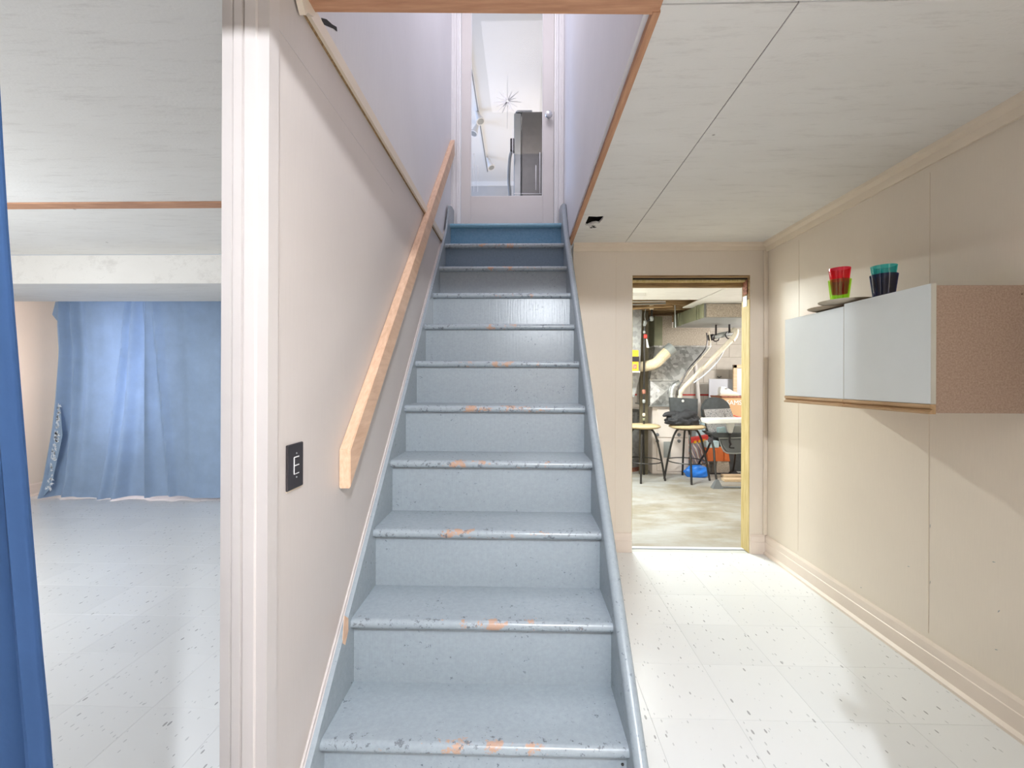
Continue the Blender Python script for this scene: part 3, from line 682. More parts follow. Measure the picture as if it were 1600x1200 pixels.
for ex, ey, w, mt in ((793, 117, 1.2, 'etch'), (792.5, 201, 1.2, 'etch'), (810, 143, 2.6, 'etch'), (800, 143, 2, 'etch'), (806, 153, 2.4, 'etch'), (814, 159.5, 1.8, 'etch'), (785, 176, 2, 'etch'), (786, 167, 2, 'etch'),
                      (771, 160, 2, 'etch_white'), (776, 167, 2, 'etch_white'), (776, 152, 2, 'etch_white'), (780, 143, 2, 'etch_white'), (786, 143, 2, 'etch_white'), (808, 167, 2, 'etch_white'), (803, 174, 2, 'etch_white'), (797, 172, 2, 'etch_white'), (777, 175, 1.6, 'etch_white')):
    f0 = 0.12; p_ = (c0[0] + (ex - c0[0]) * f0, c0[1] + (ey - c0[1]) * f0); ray_etch(p_, (ex, ey), w / F * YD, mt)
for u, v0, v1 in ((843.5, 238, 302), (837.3, 258, 297), (740.5, 240, 300), (746.5, 259, 300), (801, 200, 305)):
    ray_etch((u, v0), (u, v1), 1.4 / F * YD, 'etch_white')
ray_etch((803, 302.5), (846, 302.5), 1.2 / F * YD, 'etch_white')
kp = W(857, 184, Y=YD)
kn = lathe(nb(), [(0.008, 0), (0.008, 0.02), (0.022, 0.028), (0.030, 0.042), (0.026, 0.056), (0.012, 0.062)], (0, 0, 0), 12)
o = obj('knob', kn, 'knob_glass', dr, local=True, smooth=True); o.matrix_local = Matrix.Translation(Vector((kp.x, YD + 0.002, kp.z)) - dr.location) @ Matrix.Rotation(PI / 2, 4, 'X')
# ---- kitchen seen through the glass
KZ = 2.45; KT = 4.84
struct(obj('floor_upstairs', box(nb(), -2.8, 2.6, YD + 0.04, 8.0, KZ - 0.08, KZ), 'kitchen_wall'))
bm = nb(); box(bm, -2.8, 2.6, YD + 0.045, 8.0, KT, KT + 0.05)
struct(obj('ceiling_upstairs', bm, 'kitchen'))
kb = W(770, 291, Y=7.9).z
struct(obj('wall_upstairs_back', box(nb(), -2.8, 2.6, 7.9, 8.0, KZ, kb), 'kitchen_wall')); struct(obj('trim_18', box(nb(), -2.8, 2.6, 7.88, 8.0, kb, KT), 'kitchen'))
struct(obj('wall_upstairs_left', box(nb(), -2.9, -2.8, YD, 8.0, KZ, KT), 'kitchen')); struct(obj('wall_upstairs_right', box(nb(), 2.6, 2.7, YD, 8.0, KZ, KT), 'kitchen'))
bm = nb(); box(bm, -2.8, -0.61, YD + 0.04, YD + 0.14, KZ, KT); box(bm, 0.30, 2.6, YD + 0.04, YD + 0.14, KZ, KT); box(bm, -0.61, 0.30, YD + 0.04, YD + 0.14, ZT + 0.01, KT)
struct(obj('wall_upstairs_front', bm, 'kitchen'))
fx0 = W(803, 200, Y=4.75).x; fz = W(830, 174, Y=4.75).z
fg = thing('refrigerator', 'dark grey refrigerator standing behind the glass door', 'refrigerator', (fx0 + 0.36, 5.1, KZ))
fxm = W(815, 200, Y=4.75).x
obj('body', box(nb(), fxm, fx0 + 0.72, 4.75, 5.45, KZ + 0.02, fz, 0.01), 'fridge', fg)
obj('door', box(nb(), fx0, fxm - 0.004, 4.755, 5.45, KZ + 0.04, fz - 0.012, 0.008), 'fridge_edge', fg)
obj('top_hinge', box(nb(), fx0 + 0.03, fx0 + 0.20, 4.76, 4.84, fz, fz + 0.022, 0.004), 'grey_plastic', fg)
obj('top_hinge', lathe(nb(), [(0.02, 0), (0.022, 0.03), (0.014, 0.038)], (fx0 + 0.035, 4.80, fz - 0.01), 10), 'grey_plastic', fg)
# brush handle beside the fridge
q = [W(u, v, Y=4.62) for u, v in ((800, 222), (799.5, 235), (797, 245), (795.5, 262), (795, 285), (797, 312))]; q.append(Vector((q[-1].x + 0.02, 4.62, KZ + 0.002)))
bh = thing('hanging_brush', 'dark corrugated hose with a black head beside the refrigerator', 'hose', q[0])
obj('hose', tube(nb(), bend(q, 4), 0.016, 10), 'mid_grey', bh, smooth=True)
a = W(800.5, 218, Y=4.62); b = W(799.5, 238, Y=4.62)
obj('head', box(nb(), a.x - 0.022, a.x + 0.022, 4.59, 4.65, b.z, a.z, 0.006), 'black', bh)
# track light on the kitchen ceiling
def kc(u, v): return W(u, v, Z=KT)
t0, t1 = kc(738.5, 112), kc(761, 262)
tl = thing('track_light', 'white ceiling track lamp with three tilted spot heads', 'lamp', (t0.x, (t0.y + t1.y) / 2, KT))
bm = nb(); prism(bm, [(t0.x - 0.017, t0.y - 0.5), (t0.x + 0.017, t0.y - 0.5), (t1.x + 0.017, t1.y + 0.1), (t1.x - 0.017, t1.y + 0.1)], 2, KT - 0.022, KT); obj('track', bm, 'white_plastic', tl)
bm = nb(); prism(bm, [(t0.x - 0.006, t0.y - 0.5), (t0.x + 0.006, t0.y - 0.5), (t1.x + 0.006, t1.y + 0.1), (t1.x - 0.006, t1.y + 0.1)], 2, KT - 0.0235, KT - 0.021); obj('track_slot', bm, 'grey_plastic', tl)
for (u, v, du, dv, dep) in ((746, 178, 5, 12, -0.05), (745, 197, -5, 12, 0), (763, 250, 5, 12, 0)):
    p = kc(u, v - 6); p.z = KT - 0.05; yy = p.y
    a = W(u, v, Y=yy); b = W(u + du, v + dv, Y=yy - 0.03); b.y -= 0.0
    d = (b - a).normalized(); ln = (b - a).length
    bm = tube(nb(), [a - d * 0.03, a, a + d * ln * 0.45, a + d * ln * 0.8, b], [0.022, 0.028, 0.036, 0.052, 0.062], 14)
    hd_ = obj('spot_head', bm, 'white_plastic', tl, smooth=True)
    obj('lens', tube(nb(), [b, b + d * 0.004], 0.045, 14), 'mid_grey', hd_, smooth=True)
    obj('arm', tube(nb(), [a - d * 0.02, Vector((t0.x + (t1.x - t0.x) * 0.5, yy, KT - 0.015))], 0.009, 8), 'white_plastic', tl)

# ================================================================== WALL CABINET AND WHAT STANDS ON IT
cx0, cy0, cy1, cz0, cz1 = 1.39, W(1462, 600, X=1.39).y, W(1232, 560, X=1.39).y, 1.113, 1.547
cab = thing('wall_cabinet', 'white two door wall cabinet with bare particle board side', 'cabinet', (1.55, (cy0 + cy1) / 2, cz0))
for y0, y1, mt in ((cy0, cy0 + 0.016, 'chip'), (cy1 - 0.016, cy1, 'chip')):
    obj('side_panel', box(nb(), cx0 + 0.001, XW - 0.001, y0, y1, cz0, cz1, 0.001), mt, cab)
obj('top_panel', box(nb(), cx0 + 0.001, XW - 0.001, cy0 + 0.016, cy1 - 0.016, cz1 - 0.016, cz1), 'chip', cab)
obj('bottom_panel', box(nb(), cx0 + 0.001, XW - 0.001, cy0 + 0.016, cy1 - 0.016, cz0 + 0.004, cz0 + 0.02), 'chip', cab)
obj('back_panel', box(nb(), XW - 0.008, XW - 0.001, cy0 + 0.016, cy1 - 0.016, cz0 + 0.02, cz1 - 0.016), 'chip', cab)
ysp = W(1317.5, 560, X=1.37).y
for k, (y0, y1) in enumerate(((cy0 - 0.002, ysp - 0.002), (ysp + 0.002, cy1))):
    dz = 0.006 if k == 0 else -0.004
    d = obj('door', box(nb(), cx0 - 0.019, cx0 - 0.001, y0, y1, cz0 + 0.030, cz1 + dz, 0.0012), 'cab_door', cab)
    obj('edge_band', box(nb(), cx0 - 0.018, cx0 - 0.0015, y0 - 0.0012, y0 + 0.0002, cz0 + 0.03, cz1 + dz - 0.001), 'cab_edge', d)
    pr = [(cx0 - 0.001, cz0 + 0.029), (cx0 - 0.021, cz0 + 0.029), (cx0 - 0.021, cz0 + 0.018), (cx0 - 0.012, cz0 + 0.012), (cx0 - 0.024, cz0 + 0.002), (cx0 - 0.022, cz0 - 0.004), (cx0 - 0.001, cz0 - 0.004)]
    obj('wooden_pull', prism(nb(), pr, 1, y0, y1), 'oak', d)
# plates
pc = Vector((1.455, 1.965, cz1))
tag(obj('plate', lathe(nb(), [(0.085, 0.0), (0.102, 0.006), (0.104, 0.009), (0.08, 0.006)], (1.425, W(1303, 470, X=1.425).y, cz1 + 0.003), 32), 'plate_dark', smooth=True), 'lower brown plate of the two under the red and green cups', 'plate', 'plates on the cabinet')
tag(obj('plate', lathe(nb(), [(0.078, 0.0), (0.102, 0.010), (0.104, 0.013), (0.078, 0.007)], (1.415, W(1322, 470, X=1.415).y, cz1 + 0.0135), 32), 'plate', smooth=True), 'upper tan plate carrying the red and green cups', 'plate', 'plates on the cabinet')
def cup(x, y, z, r0, r1, h, mat, label):
    t = 0.003
    bm = lathe(nb(), [(r0, 0), (r0 + (r1 - r0) * 0.5, h * 0.5), (r1, h), (r1 - t, h), (r0 - t, 0.006)], (x, y, z), 20)
    if mat in ('cup_green', 'cup_navy'):
        for v in bm.verts:      # fluted sides
            a = math.atan2(v.co.y - y, v.co.x - x); k = 1 + 0.015 * math.cos(10 * a); v.co.x = x + (v.co.x - x) * k; v.co.y = y + (v.co.y - y) * k
    return tag(obj('plastic_cup', bm, mat, smooth=True), label, 'cup', 'stacked plastic cups on the cabinet')
x1_ = 1.45; y1_ = W(1312, 440, X=x1_).y
cup(x1_, y1_, cz1 + 0.021, 0.032, 0.044, 0.120, 'cup_green', 'green fluted plastic cup on plates, outside of the red one')
cup(x1_, y1_, cz1 + 0.076, 0.030, 0.0425, 0.118, 'cup_red', 'red plastic cup nested in the green cup')
x2_ = 1.462; y2_ = W(1381, 440, X=x2_).y
cup(x2_, y2_, cz1 + 0.0005, 0.033, 0.046, 0.108, 'cup_navy', 'dark navy fluted plastic cup standing on the cabinet')
cup(x2_, y2_, cz1 + 0.042, 0.031, 0.0435, 0.102, 'cup_teal', 'teal plastic cup nested in the navy cup')

# ================================================================== CURTAINS
def drape(name, mat, xs_at, yc, z0, z1, folds, amp, nx=90, nz=30, parent=None, sag=None, thick=0.002, phase=0):
    """xs_at(z) -> (left, right) edges; folds: list of (s, width, depth, lean)"""
    bm = nb(); g = []
    for j in range(nz + 1):
        z = z0 + (z1 - z0) * j / nz; a, b = xs_at(z); row = []
        for i in range(nx + 1):
            s = i / nx; d = 0
            for (fs, fw, fd, lean) in folds:
                c = fs + lean * (1 - j / nz); d += fd * math.exp(-((s - c) / fw) ** 2)
            d += amp * math.sin(s * 23 + phase + 1.3 * math.sin(z * 1.7 + s * 5)) * (0.4 + 0.6 * (1 - j / nz))
            zz = z
            if j == 0 and sag: zz += sag(s)
            row.append(bm.verts.new((a + (b - a) * s, yc - d, zz)))
        g.append(row)
    for j in range(nz):
        for i in range(nx): bm.faces.new((g[j][i], g[j][i + 1], g[j + 1][i + 1], g[j + 1][i]))
    bmesh.ops.recalc_face_normals(bm, faces=bm.faces)
    r = bmesh.ops.solidify(bm, geom=list(bm.faces), thickness=thick)
    return obj(name, bm, mat, parent, smooth=True)
yc = 4.30
def lx(z):
    tb = [(0.0, 66, 777), (0.2, 75, 742), (0.75, 88, 640), (1.0, 92, 590), (1.5, 97, 510), (1.75, 94, 480), (2.15, 94, 440)]
    for (za, ua, va), (zb, ub, vb) in zip(tb, tb[1:]):
        if z <= zb: u = ua + (ub - ua) * (z - za) / (zb - za); return W(u, 600, Y=yc).x
    return W(94, 600, Y=yc).x
xm_ = W(237, 700, Y=yc).x
c1 = tag(drape('hanging_sheet', 'sheet', lambda z: (lx(z), xm_ + 0.03 - 0.03 * z), yc, 0.012, ZC - 0.02,
      [(0.09, 0.035, 0.09, -0.03), (0.17, 0.03, 0.06, 0.06), (0.92, 0.045, 0.09, -0.22), (0.99, 0.03, 0.05, 0), (0.80, 0.035, 0.06, -0.25), (0.3, 0.04, 0.02, 0.05)], 0.010, sag=lambda s: 0.012 * math.sin(s * 9) + 0.01 * s),
      'left pale blue sheet hung as a curtain with a leafy border', 'curtain', 'blue sheets across the left room')
c2 = tag(drape('hanging_sheet', 'sheet', lambda z: (xm_ - 0.0, -1.9), yc - 0.03, 0.035, ZC - 0.02,
      [(0.01, 0.02, 0.07, 0.0), (0.03, 0.015, 0.05, 0.10), (0.20, 0.03, 0.03, 0.05), (0.41, 0.02, 0.06, 0.02), (0.6, 0.03, 0.03, 0), (0.8, 0.03, 0.04, 0)], 0.006, sag=lambda s: 0.01 * math.sin(s * 14)),
      'right pale blue sheet hung as a curtain, overlapping the left one', 'curtain', 'blue sheets across the left room')
# border turned back on the left edge with its leaf print
bm = nb(); pl = [(88, 625), (95, 640), (98, 680), (93, 705), (86, 735), (80, 762), (68, 776), (72, 745), (79, 700), (84, 655)]
q = [W(u, v, Y=yc - 0.075) for u, v in pl]; prism(bm, [(a.x, a.z) for a in q], 1, yc - 0.078, yc - 0.075)
bd = obj('border', bm, 'sheet_back', c1)
bm = nb()
for k in range(70):
    t = random.random(); v = 632 + t * 136; ul = 90.5 - (v - 632) * 0.14; ur = 93 - abs(v - 665) * 0.12 if v > 665 else 93
    u = ul + (ur - ul) * random.random(); p = W(u, v, Y=yc - 0.0795); s = 0.017 + 0.010 * random.random(); a = random.random() * 6.3
    for da in (-0.9, 0, 0.9):
        d = Vector((math.cos(a + da), 0, math.sin(a + da))); n = Vector((-d.z, 0, d.x)) * 0.35
        prism(bm, [((p + w * s).x, (p + w * s).z) for w in (Vector(), d * .5 + n * .6, d * 1.2, d * .5 - n * .6)], 1, yc - 0.0805, yc - 0.0795)
stuff(obj('leaf_print', bm, 'leaf', bd))
# bunch at the top left corner of the sheet
q = [W(u, v, Y=yc - 0.03) for u, v in ((90, 472), (85, 492), (92, 501), (98, 505), (101, 472))]
bm = nb(); prism(bm, [(a.x, a.z) for a in q], 1, yc - 0.05, yc - 0.03); obj('turned_corner', bm, 'sheet', c1)
# near curtain in the doorway at the camera
def nx(z):
    tb = [(0, -0.425), (0.83, -0.474), (0.96, -0.487), (1.214, -0.509), (1.35, -0.521), (1.47, -0.529), (2.06, -0.565)]
    for (za, a), (zb, b) in zip(tb, tb[1:]):
        if z <= zb: return a + (b - a) * (z - za) / (zb - za)
    return -0.565
nc = drape('door_curtain', 'curtain_dark', lambda z: (-1.25, nx(z)), 0.425, 0.02, 2.045,
      [(0.986, 0.005, 0.010, -0.004), (0.970, 0.005, 0.016, -0.012), (0.953, 0.006, 0.022, 0.006), (0.935, 0.008, 0.028, -0.012), (0.905, 0.012, 0.035, 0.01), (0.86, 0.02, 0.04, 0.01), (0.78, 0.03, 0.04, 0)], 0.001, nx=520, nz=24, phase=2)
tag(nc, 'dark denim blue curtain hanging at the left of the near doorway', 'curtain')

# folding door leaf at the near right, outside the frame, whose edge shades the floor
dl = thing('folding_door', 'folded white door leaf at the right of the near doorway', 'door', (0.9, 0.5, 0))
obj('leaf', box(nb(), 0.737, 1.50, 0.48, 0.512, 0.01, 2.04, 0.002), 'door_paint', dl)
bm = tube(nb(), [(0.76, 0.512, 1.075), (0.76, 0.56, 1.075)], 0.011, 10); o = obj('knob', bm, 'mid_grey', dl, smooth=True)
bm = tube(nb(), [(0.737, 0.50, 1.075), (0.715, 0.50, 1.075), (0.712, 0.50, 1.078), (0.700, 0.50, 1.078)], [0.012, 0.009, 0.028, 0.026], 14); obj('knob', bm, 'mid_grey', dl, smooth=True)
# added lamp holders outside the frame; they give no light
def bulb(x, y, z, zc, label, d=0):
    t = thing('added_lamp_holder', label, 'lamp', (x, y + d, zc), group=None)
    obj('holder', lathe(nb(), [(0.055, 0), (0.05, -0.02), (0.025, -0.03)], (x, y + d, zc), 20), 'white_plastic', t, smooth=True)
    return t
bulb(-3.3, 1.7, 2.02, ZC, 'added unlit white lamp holder on the left room ceiling')
bulb(1.15, 0.62, 2.02, ZC, 'added unlit white lamp holder on the hall ceiling')

# ================================================================== UTILITY ROOM
UZ = 2.10; UF = -0.012
struct(obj('floor_utility', box(nb(), 0.32, 5.2, YF + 0.08, 7.0, -0.12, UF), 'concrete'), 'stained bare concrete floor')
struct(obj('wall_utility_left', box(nb(), 0.32, 0.42, YF + 0.1, 7.0, -0.1, UZ + 0.3), 'block')); struct(obj('wall_utility_right', box(nb(), 5.2, 5.3, YF + 0.1, 7.0, -0.1, UZ + 0.3), 'block'))
struct(obj('wall_utility_near', box(nb(), XW + 0.1, 5.2, YF + 0.1, YF + 0.2, -0.1, UZ + 0.3), 'block'))
wb = struct(obj('wall_utility_back', box(nb(), 0.32, 5.2, 6.9, 7.0, -0.1, UZ + 0.3), 'mortar'), 'cream painted block wall')
mb = bmesh.new(); box(mb, 0.003, 0.397, -0.006, 0, 0.003, 0.197, 0.003); finish(mb, False); bme = bpy.data.meshes.new('block'); mb.to_mesh(bme); mb.free(); bme.materials.append(M['block'])
for j in range(11):
    for i in range(9):
        o = bpy.data.objects.new('block', bme); COL.objects.link(o); o.parent = wb; o.location = Vector((1.2 + i * 0.4 - (0.2 if j % 2 else 0), 6.9, -0.01 + j * 0.2)) - Vector(wb.location)
p = W(1080, 617, Y=6.88)
obj('red_stripe', box(nb(), 1.2, 3.3, 6.888, 6.8935, p.z - 0.012, p.z + 0.012), 'red', wb)
cu = struct(thing('ceiling_utility', 'board ceiling with open joists beyond', 'ceiling', (1.8, 4, UZ))); del cu['category']
yj = W(1030, 468.5, Z=UZ).y
xq = W(1100, 466, Z=UZ).x
bm = nb(); prism(bm, [(0.42, YF + 0.1), (1.62, YF + 0.1), (W(1135, 449, Z=UZ).x, W(1135, 449, Z=UZ).y), (xq - 0.03, yj), (0.42, yj)], 2, UZ, UZ + 0.012); obj('panel', bm, 'ceiling', cu)
bm = nb(); prism(bm, [(1.63, YF + 0.1), (5.2, YF + 0.1), (5.2, 5.3), (xq, 5.3), (xq, yj), (W(1135, 449, Z=UZ).x + 0.01, W(1135, 449, Z=UZ).y)], 2, UZ, UZ + 0.012); obj('panel', bm, 'ceiling', cu)
obj('subfloor', box(nb(), 0.42, 5.2, YF + 0.1, 7.0, UZ + 0.24, UZ + 0.28), 'stud_dark', cu)
for k in range(6):
    y = yj + 0.10 + k * 0.38; obj('joist', box(nb(), 0.42, 5.2, y, y + 0.038, UZ + 0.03, UZ + 0.24, 0.002), 'stud_dark', cu)
struct(obj('trim_19', box(nb(), 0.5, 1.2, 4.38, 4.52, UZ - 0.03, UZ), 'white_plastic'))
# pipes under the joists
for k, (a, b, ya, r, mt) in enumerate((((985, 486), (1050, 478), 5.0, 0.014, 'stud_dark'), ((985, 478), (1040, 474), 5.05, 0.010, 'mid_grey'), ((985, 472), (1040, 471), 5.1, 0.007, 'white_plastic'))):
    p, q = W(*a, Y=ya), W(*b, Y=ya + 0.05); p.x -= 0.45
    tag(obj('ceiling_pipe', tube(nb(), [p, q], r, 8), mt, smooth=True), ['brown pipe lowest under the dark joists', 'grey pipe between the other two under the joists', 'thin white pipe highest under the joists'][k], 'pipe', 'pipes under the utility room joists')
# main duct, runs from the near right end back to the furnace
Yn, Yf = 4.98, 5.90
zb_ = W(1130, 496.5, Y=Yn).z; zf = W(1060, 512, Y=Yf).z; zt_ = UZ - 0.004
dc = thing('supply_duct', 'boxed heating duct under the ceiling with the shade of its side painted olive', 'duct', (2.3, 5.4, zb_))
nL = W(1099, 485, Y=Yn).x; fL = W(1053, 500, Y=Yf).x
obj('duct_body', hexa(nb(), [(nL, Yn, zb_), (nL + 1.6, Yn, zb_), (fL + 1.6, Yf, zf), (fL, Yf, zf)], [(nL, Yn, zt_), (nL + 1.6, Yn, zt_), (fL + 1.6, Yf, zt_), (fL, Yf, zt_)]), 'mid_grey', dc)
def side(name, t0, t1, out, mat, z_lo=0.0, z_hi=0.0):
    a = Vector((nL + (fL - nL) * t0, Yn + (Yf - Yn) * t0, 0)); b = Vector((nL + (fL - nL) * t1, Yn + (Yf - Yn) * t1, 0))
    za = zb_ + (zf - zb_) * t0 - z_lo; zb3 = zb_ + (zf - zb_) * t1 - z_lo
    obj(name, hexa(nb(), [(a.x - out, a.y, za), (a.x, a.y, za), (b.x, b.y, zb3), (b.x - out, b.y, zb3)], [(a.x - out, a.y, zt_ + z_hi), (a.x, a.y, zt_ + z_hi), (b.x, b.y, zt_ + z_hi), (b.x - out, b.y, zt_ + z_hi)]), mat, dc)
side('side_sheet', -0.02, 1.0, 0.006, 'duct_green')
for t in (0.10, 0.16, 0.72, 0.78, 0.9): side('drive_cleat', t, t + 0.025, 0.022, 'duct_green', 0.004)
obj('near_face', box(nb(), nL + 0.03, nL + 1.55, Yn - 0.02, Yn, zb_ + 0.006, zt_ - 0.004), 'duct_board', dc)
# plenum and furnace
pz1 = W(1060, 540, Y=Yf).z; pxl, pxr = W(1036, 520, Y=Yf).x, W(1110, 520, Y=Yf).x
pxl0 = W(1023, 540, Y=Yf).x
fu = thing('furnace', 'beige furnace under a galvanised sheet metal plenum', 'furnace', (1.95, 6.1, UF))
prs = [(pxl0, pz1), (pxl0, zt_), (pxl + 0.12, zt_), (pxl + 0.12, zf - 0.004), (pxr, zf - 0.004), (pxr, pz1)]
obj('plenum_top', prism(nb(), prs, 1, Yf, 6.45), 'duct_board', fu)
obj('plenum_corner', box(nb(), pxl0 - 0.006, pxl0 + 0.10, Yf - 0.006, 6.45, pz1, zt_ - 0.012), 'duct_green', fu)
obj('plenum_flange', box(nb(), pxl0 - 0.012, pxr + 0.012, Yf - 0.015, 6.46, pz1 - 0.02, pz1), 'galv', fu)
mz = W(1040, 593, Y=5.72).z; mxl, mxr = W(1016, 593, Y=5.72).x, W(1062, 593, Y=5.72).x
bm = nb()
T4 = [(pxl0 + 0.005, Yf, pz1 - 0.02), (pxr - 0.005, Yf, pz1 - 0.02), (pxr - 0.005, 6.44, pz1 - 0.02), (pxl0 + 0.005, 6.44, pz1 - 0.02)]
B4 = [(mxl, 5.72, mz), (mxr, 5.72, mz), (mxr + 0.1, 6.4, mz), (mxl, 6.4, mz)]
A = [bm.verts.new(p) for p in B4]; B = [bm.verts.new(p) for p in T4]
bm.faces.new((A[0], A[1], B[0])); bm.faces.new((A[1], B[1], B[0])); bm.faces.new((A[1], A[2], B[1])); bm.faces.new((A[2], B[2], B[1])); bm.faces.new((A[2], A[3], B[3], B[2])); bm.faces.new((A[3], A[0], B[0], B[3])); bm.faces.new(A); bm.faces.new(B)
obj('transition', bm, 'galv', fu)
fz_ = W(1040, 634, Y=5.72).z
obj('transition_flange', box(nb(), mxl - 0.012, mxr + 0.012, 5.705, 6.42, mz - 0.018, mz + 0.002), 'galv', fu)
bm = nb(); xm2 = (mxl + mxr) / 2; zc_ = (mz + fz_) / 2
q = [(mxl, mz - 0.018), (mxr, mz - 0.018), (mxr, fz_), (mxl, fz_)]
V = [bm.verts.new((x, 5.72, z)) for x, z in q]; Bk = [bm.verts.new((x, 6.4, z)) for x, z in q]; c_ = bm.verts.new((xm2, 5.685, zc_ + 0.02))
for i in range(4): bm.faces.new((V[i], V[(i + 1) % 4], c_)); bm.faces.new((V[i], Bk[i], Bk[(i + 1) % 4], V[(i + 1) % 4]))
bm.faces.new(Bk); obj('plenum_box', bm, 'galv', fu)
obj('plenum_rim', box(nb(), mxl - 0.02, mxr + 0.01, 5.70, 6.42, fz_ - 0.012, fz_ + 0.004), 'galv_dull', fu)
bx0, bx1 = W(1020, 700, Y=5.74).x, W(1077, 700, Y=5.74).x
obj('casing', box(nb(), bx0, bx1, 5.76, 6.42, UF, fz_ - 0.012, 0.004), 'furnace', fu)
zd = W(1040, 684, Y=5.75).z
for z0_, z1_ in ((zd + 0.006, fz_ - 0.04), (UF + 0.04, zd - 0.006)):
    d = obj('access_panel', box(nb(), bx0 + 0.06, bx1 - 0.01, 5.745, 5.76, z0_, z1_, 0.004), 'furnace', fu)
    for x in (W(1027, 684, Y=5.74).x, W(1061, 684, Y=5.74).x):
        zz = z0_ + 0.035 if z0_ > 0.4 else z1_ - 0.035
        o = obj('panel_knob', lathe(nb(), [(0.022, 0), (0.022, 0.012), (0.014, 0.016)], (0, 0, 0), 10), 'grey_plastic', d, local=True); o.matrix_local = Matrix.Translation(Vector((x, 5.745, zz)) - world_loc(d)) @ Matrix.Rotation(PI / 2, 4, 'X')
obj('louvre_panel', box(nb(), W(1037, 700, Y=5.74).x, W(1048, 700, Y=5.74).x, 5.738, 5.746, W(1040, 715, Y=5.74).z, W(1040, 690, Y=5.74).z), 'mid_grey', fu)
# flue of bare metal
q = [W(u, v, Y=5.64) for u, v in ((1062, 598), (1053, 604), (1050, 618), (1052, 640), (1056, 668))]
tag(obj('flue_pipe', tube(nb(), bend(q, 5), 0.042, 14), 'galv', smooth=True), 'shiny round metal flue bending down beside the furnace', 'pipe')
# humidifier: cream corrugated hose and its metal collar
q = bend([W(u, v, Y=5.55) for u, v in ((996, 573), (1010, 572), (1025, 567), (1036, 556), (1045, 548))], 14)
rs = [0.062 * (1 + 0.05 * (k % 2)) * (1 + 0.1 * (k / len(q))) for k in range(len(q))]
hs = thing('flexible_duct', 'cream ribbed flexible duct running into the plenum', 'duct', q[0])
obj('ribbed_hose', tube(nb(), q, rs, 16), 'flex', hs)
d = (q[-1] - q[-3]).normalized(); obj('collar', tube(nb(), [q[-1] - d * 0.03, q[-1] + d * 0.06], 0.078, 18), 'mid_grey', hs, smooth=True)
# yellow box
a, b = W(984, 547, Y=5.25), W(998, 580, Y=5.25)
yb_ = thing('yellow_control_box', 'yellow and black box at the left edge of the doorway', 'box', ((a.x + b.x) / 2, 5.3, b.z))
obj('case', box(nb(), a.x - 0.12, b.x, 5.25, 5.455, b.z, a.z, 0.008), 'yellow', yb_)
m1, m2 = W(990, 557, Y=5.25).z, W(990, 565, Y=5.25).z
obj('band', box(nb(), a.x - 0.12, b.x + 0.002, 5.243, 5.25, m2, m1), 'black', yb_)
obj('label_window', box(nb(), W(989, 570, Y=5.24).x, W(995, 570, Y=5.24).x, 5.243, 5.25, W(990, 576, Y=5.24).z, W(990, 569, Y=5.24).z), 'rust', yb_)
obj('base_ledge', box(nb(), a.x - 0.13, b.x + 0.012, 5.235, 5.38, b.z - 0.015, b.z), 'cream', yb_)
# grey sheet column left (behind the yellow box)
a, b = W(984, 484, Y=5.45), W(1003, 484, Y=5.45); lz, lz2 = W(990, 585, Y=5.45).z, W(985, 620, Y=5.45).z
tag(obj('return_duct', prism(nb(), [(a.x - 0.3, a.z), (b.x, a.z), (b.x - 0.02, lz), (b.x - 0.09, lz2), (a.x - 0.3, lz2)], 1, 5.45, 6.0), 'galv_dull'), 'plain grey sheet duct behind the yellow box', 'duct')
# pale tank at lower left
a, b = W(978, 690, Y=5.85), W(1006, 690, Y=5.85); z1_ = W(990, 640, Y=5.85).z
wt = thing('water_tank', 'pale grey green cylinder tank behind the left stool', 'tank', ((a.x + b.x) / 2 - 0.12, 6.1, UF))
obj('shell', lathe(nb(), [(0.26, 0.06), (0.27, 0.08), (0.27, z1_ - 0.02), (0.24, z1_)], ((a.x + b.x) / 2 - 0.12, 6.1, UF), 28), 'galv_dull', wt, smooth=True)
obj('foot_ring', lathe(nb(), [(0.25, 0), (0.25, 0.065)], ((a.x + b.x) / 2 - 0.12, 6.1, UF), 28), 'rust', wt, smooth=True)
# wooden post and the black gas pipe before it
a, b = W(1000, 600, Y=5.71), W(1013, 600, Y=5.71)
tag(obj('support_post', box(nb(), a.x, b.x, 5.71, 5.75, UF, UZ + 0.03, 0.004), 'tree_bark'), 'dark olive wooden post left of the furnace', 'post')
a = W(997, 640, Y=5.9); tag(obj('brown_board', box(nb(), a.x - 0.04, a.x + 0.05, 6.45, 6.5, UF, W(995, 638, Y=6.4).z), 'cardboard'), 'upright brown board behind the wooden post', 'board')
px = W(1006.5, 600, Y=5.45).x
gp = thing('gas_pipe', 'black vertical gas pipe with fittings and a red valve handle', 'pipe', (px, 5.45, 0.7))
tp = [W(1018.5, 465, Y=5.45), W(1018.5, 480, Y=5.45), W(1018, 497, Y=5.45), W(1008, 504, Y=5.45), W(1007, 512, Y=5.45), W(1006.5, 540, Y=5.45), W(1006, 600, Y=5.45), W(1006, 664, Y=5.45)]
obj('pipe', tube(nb(), tp, 0.012, 10), 'black_metal', gp, smooth=True)
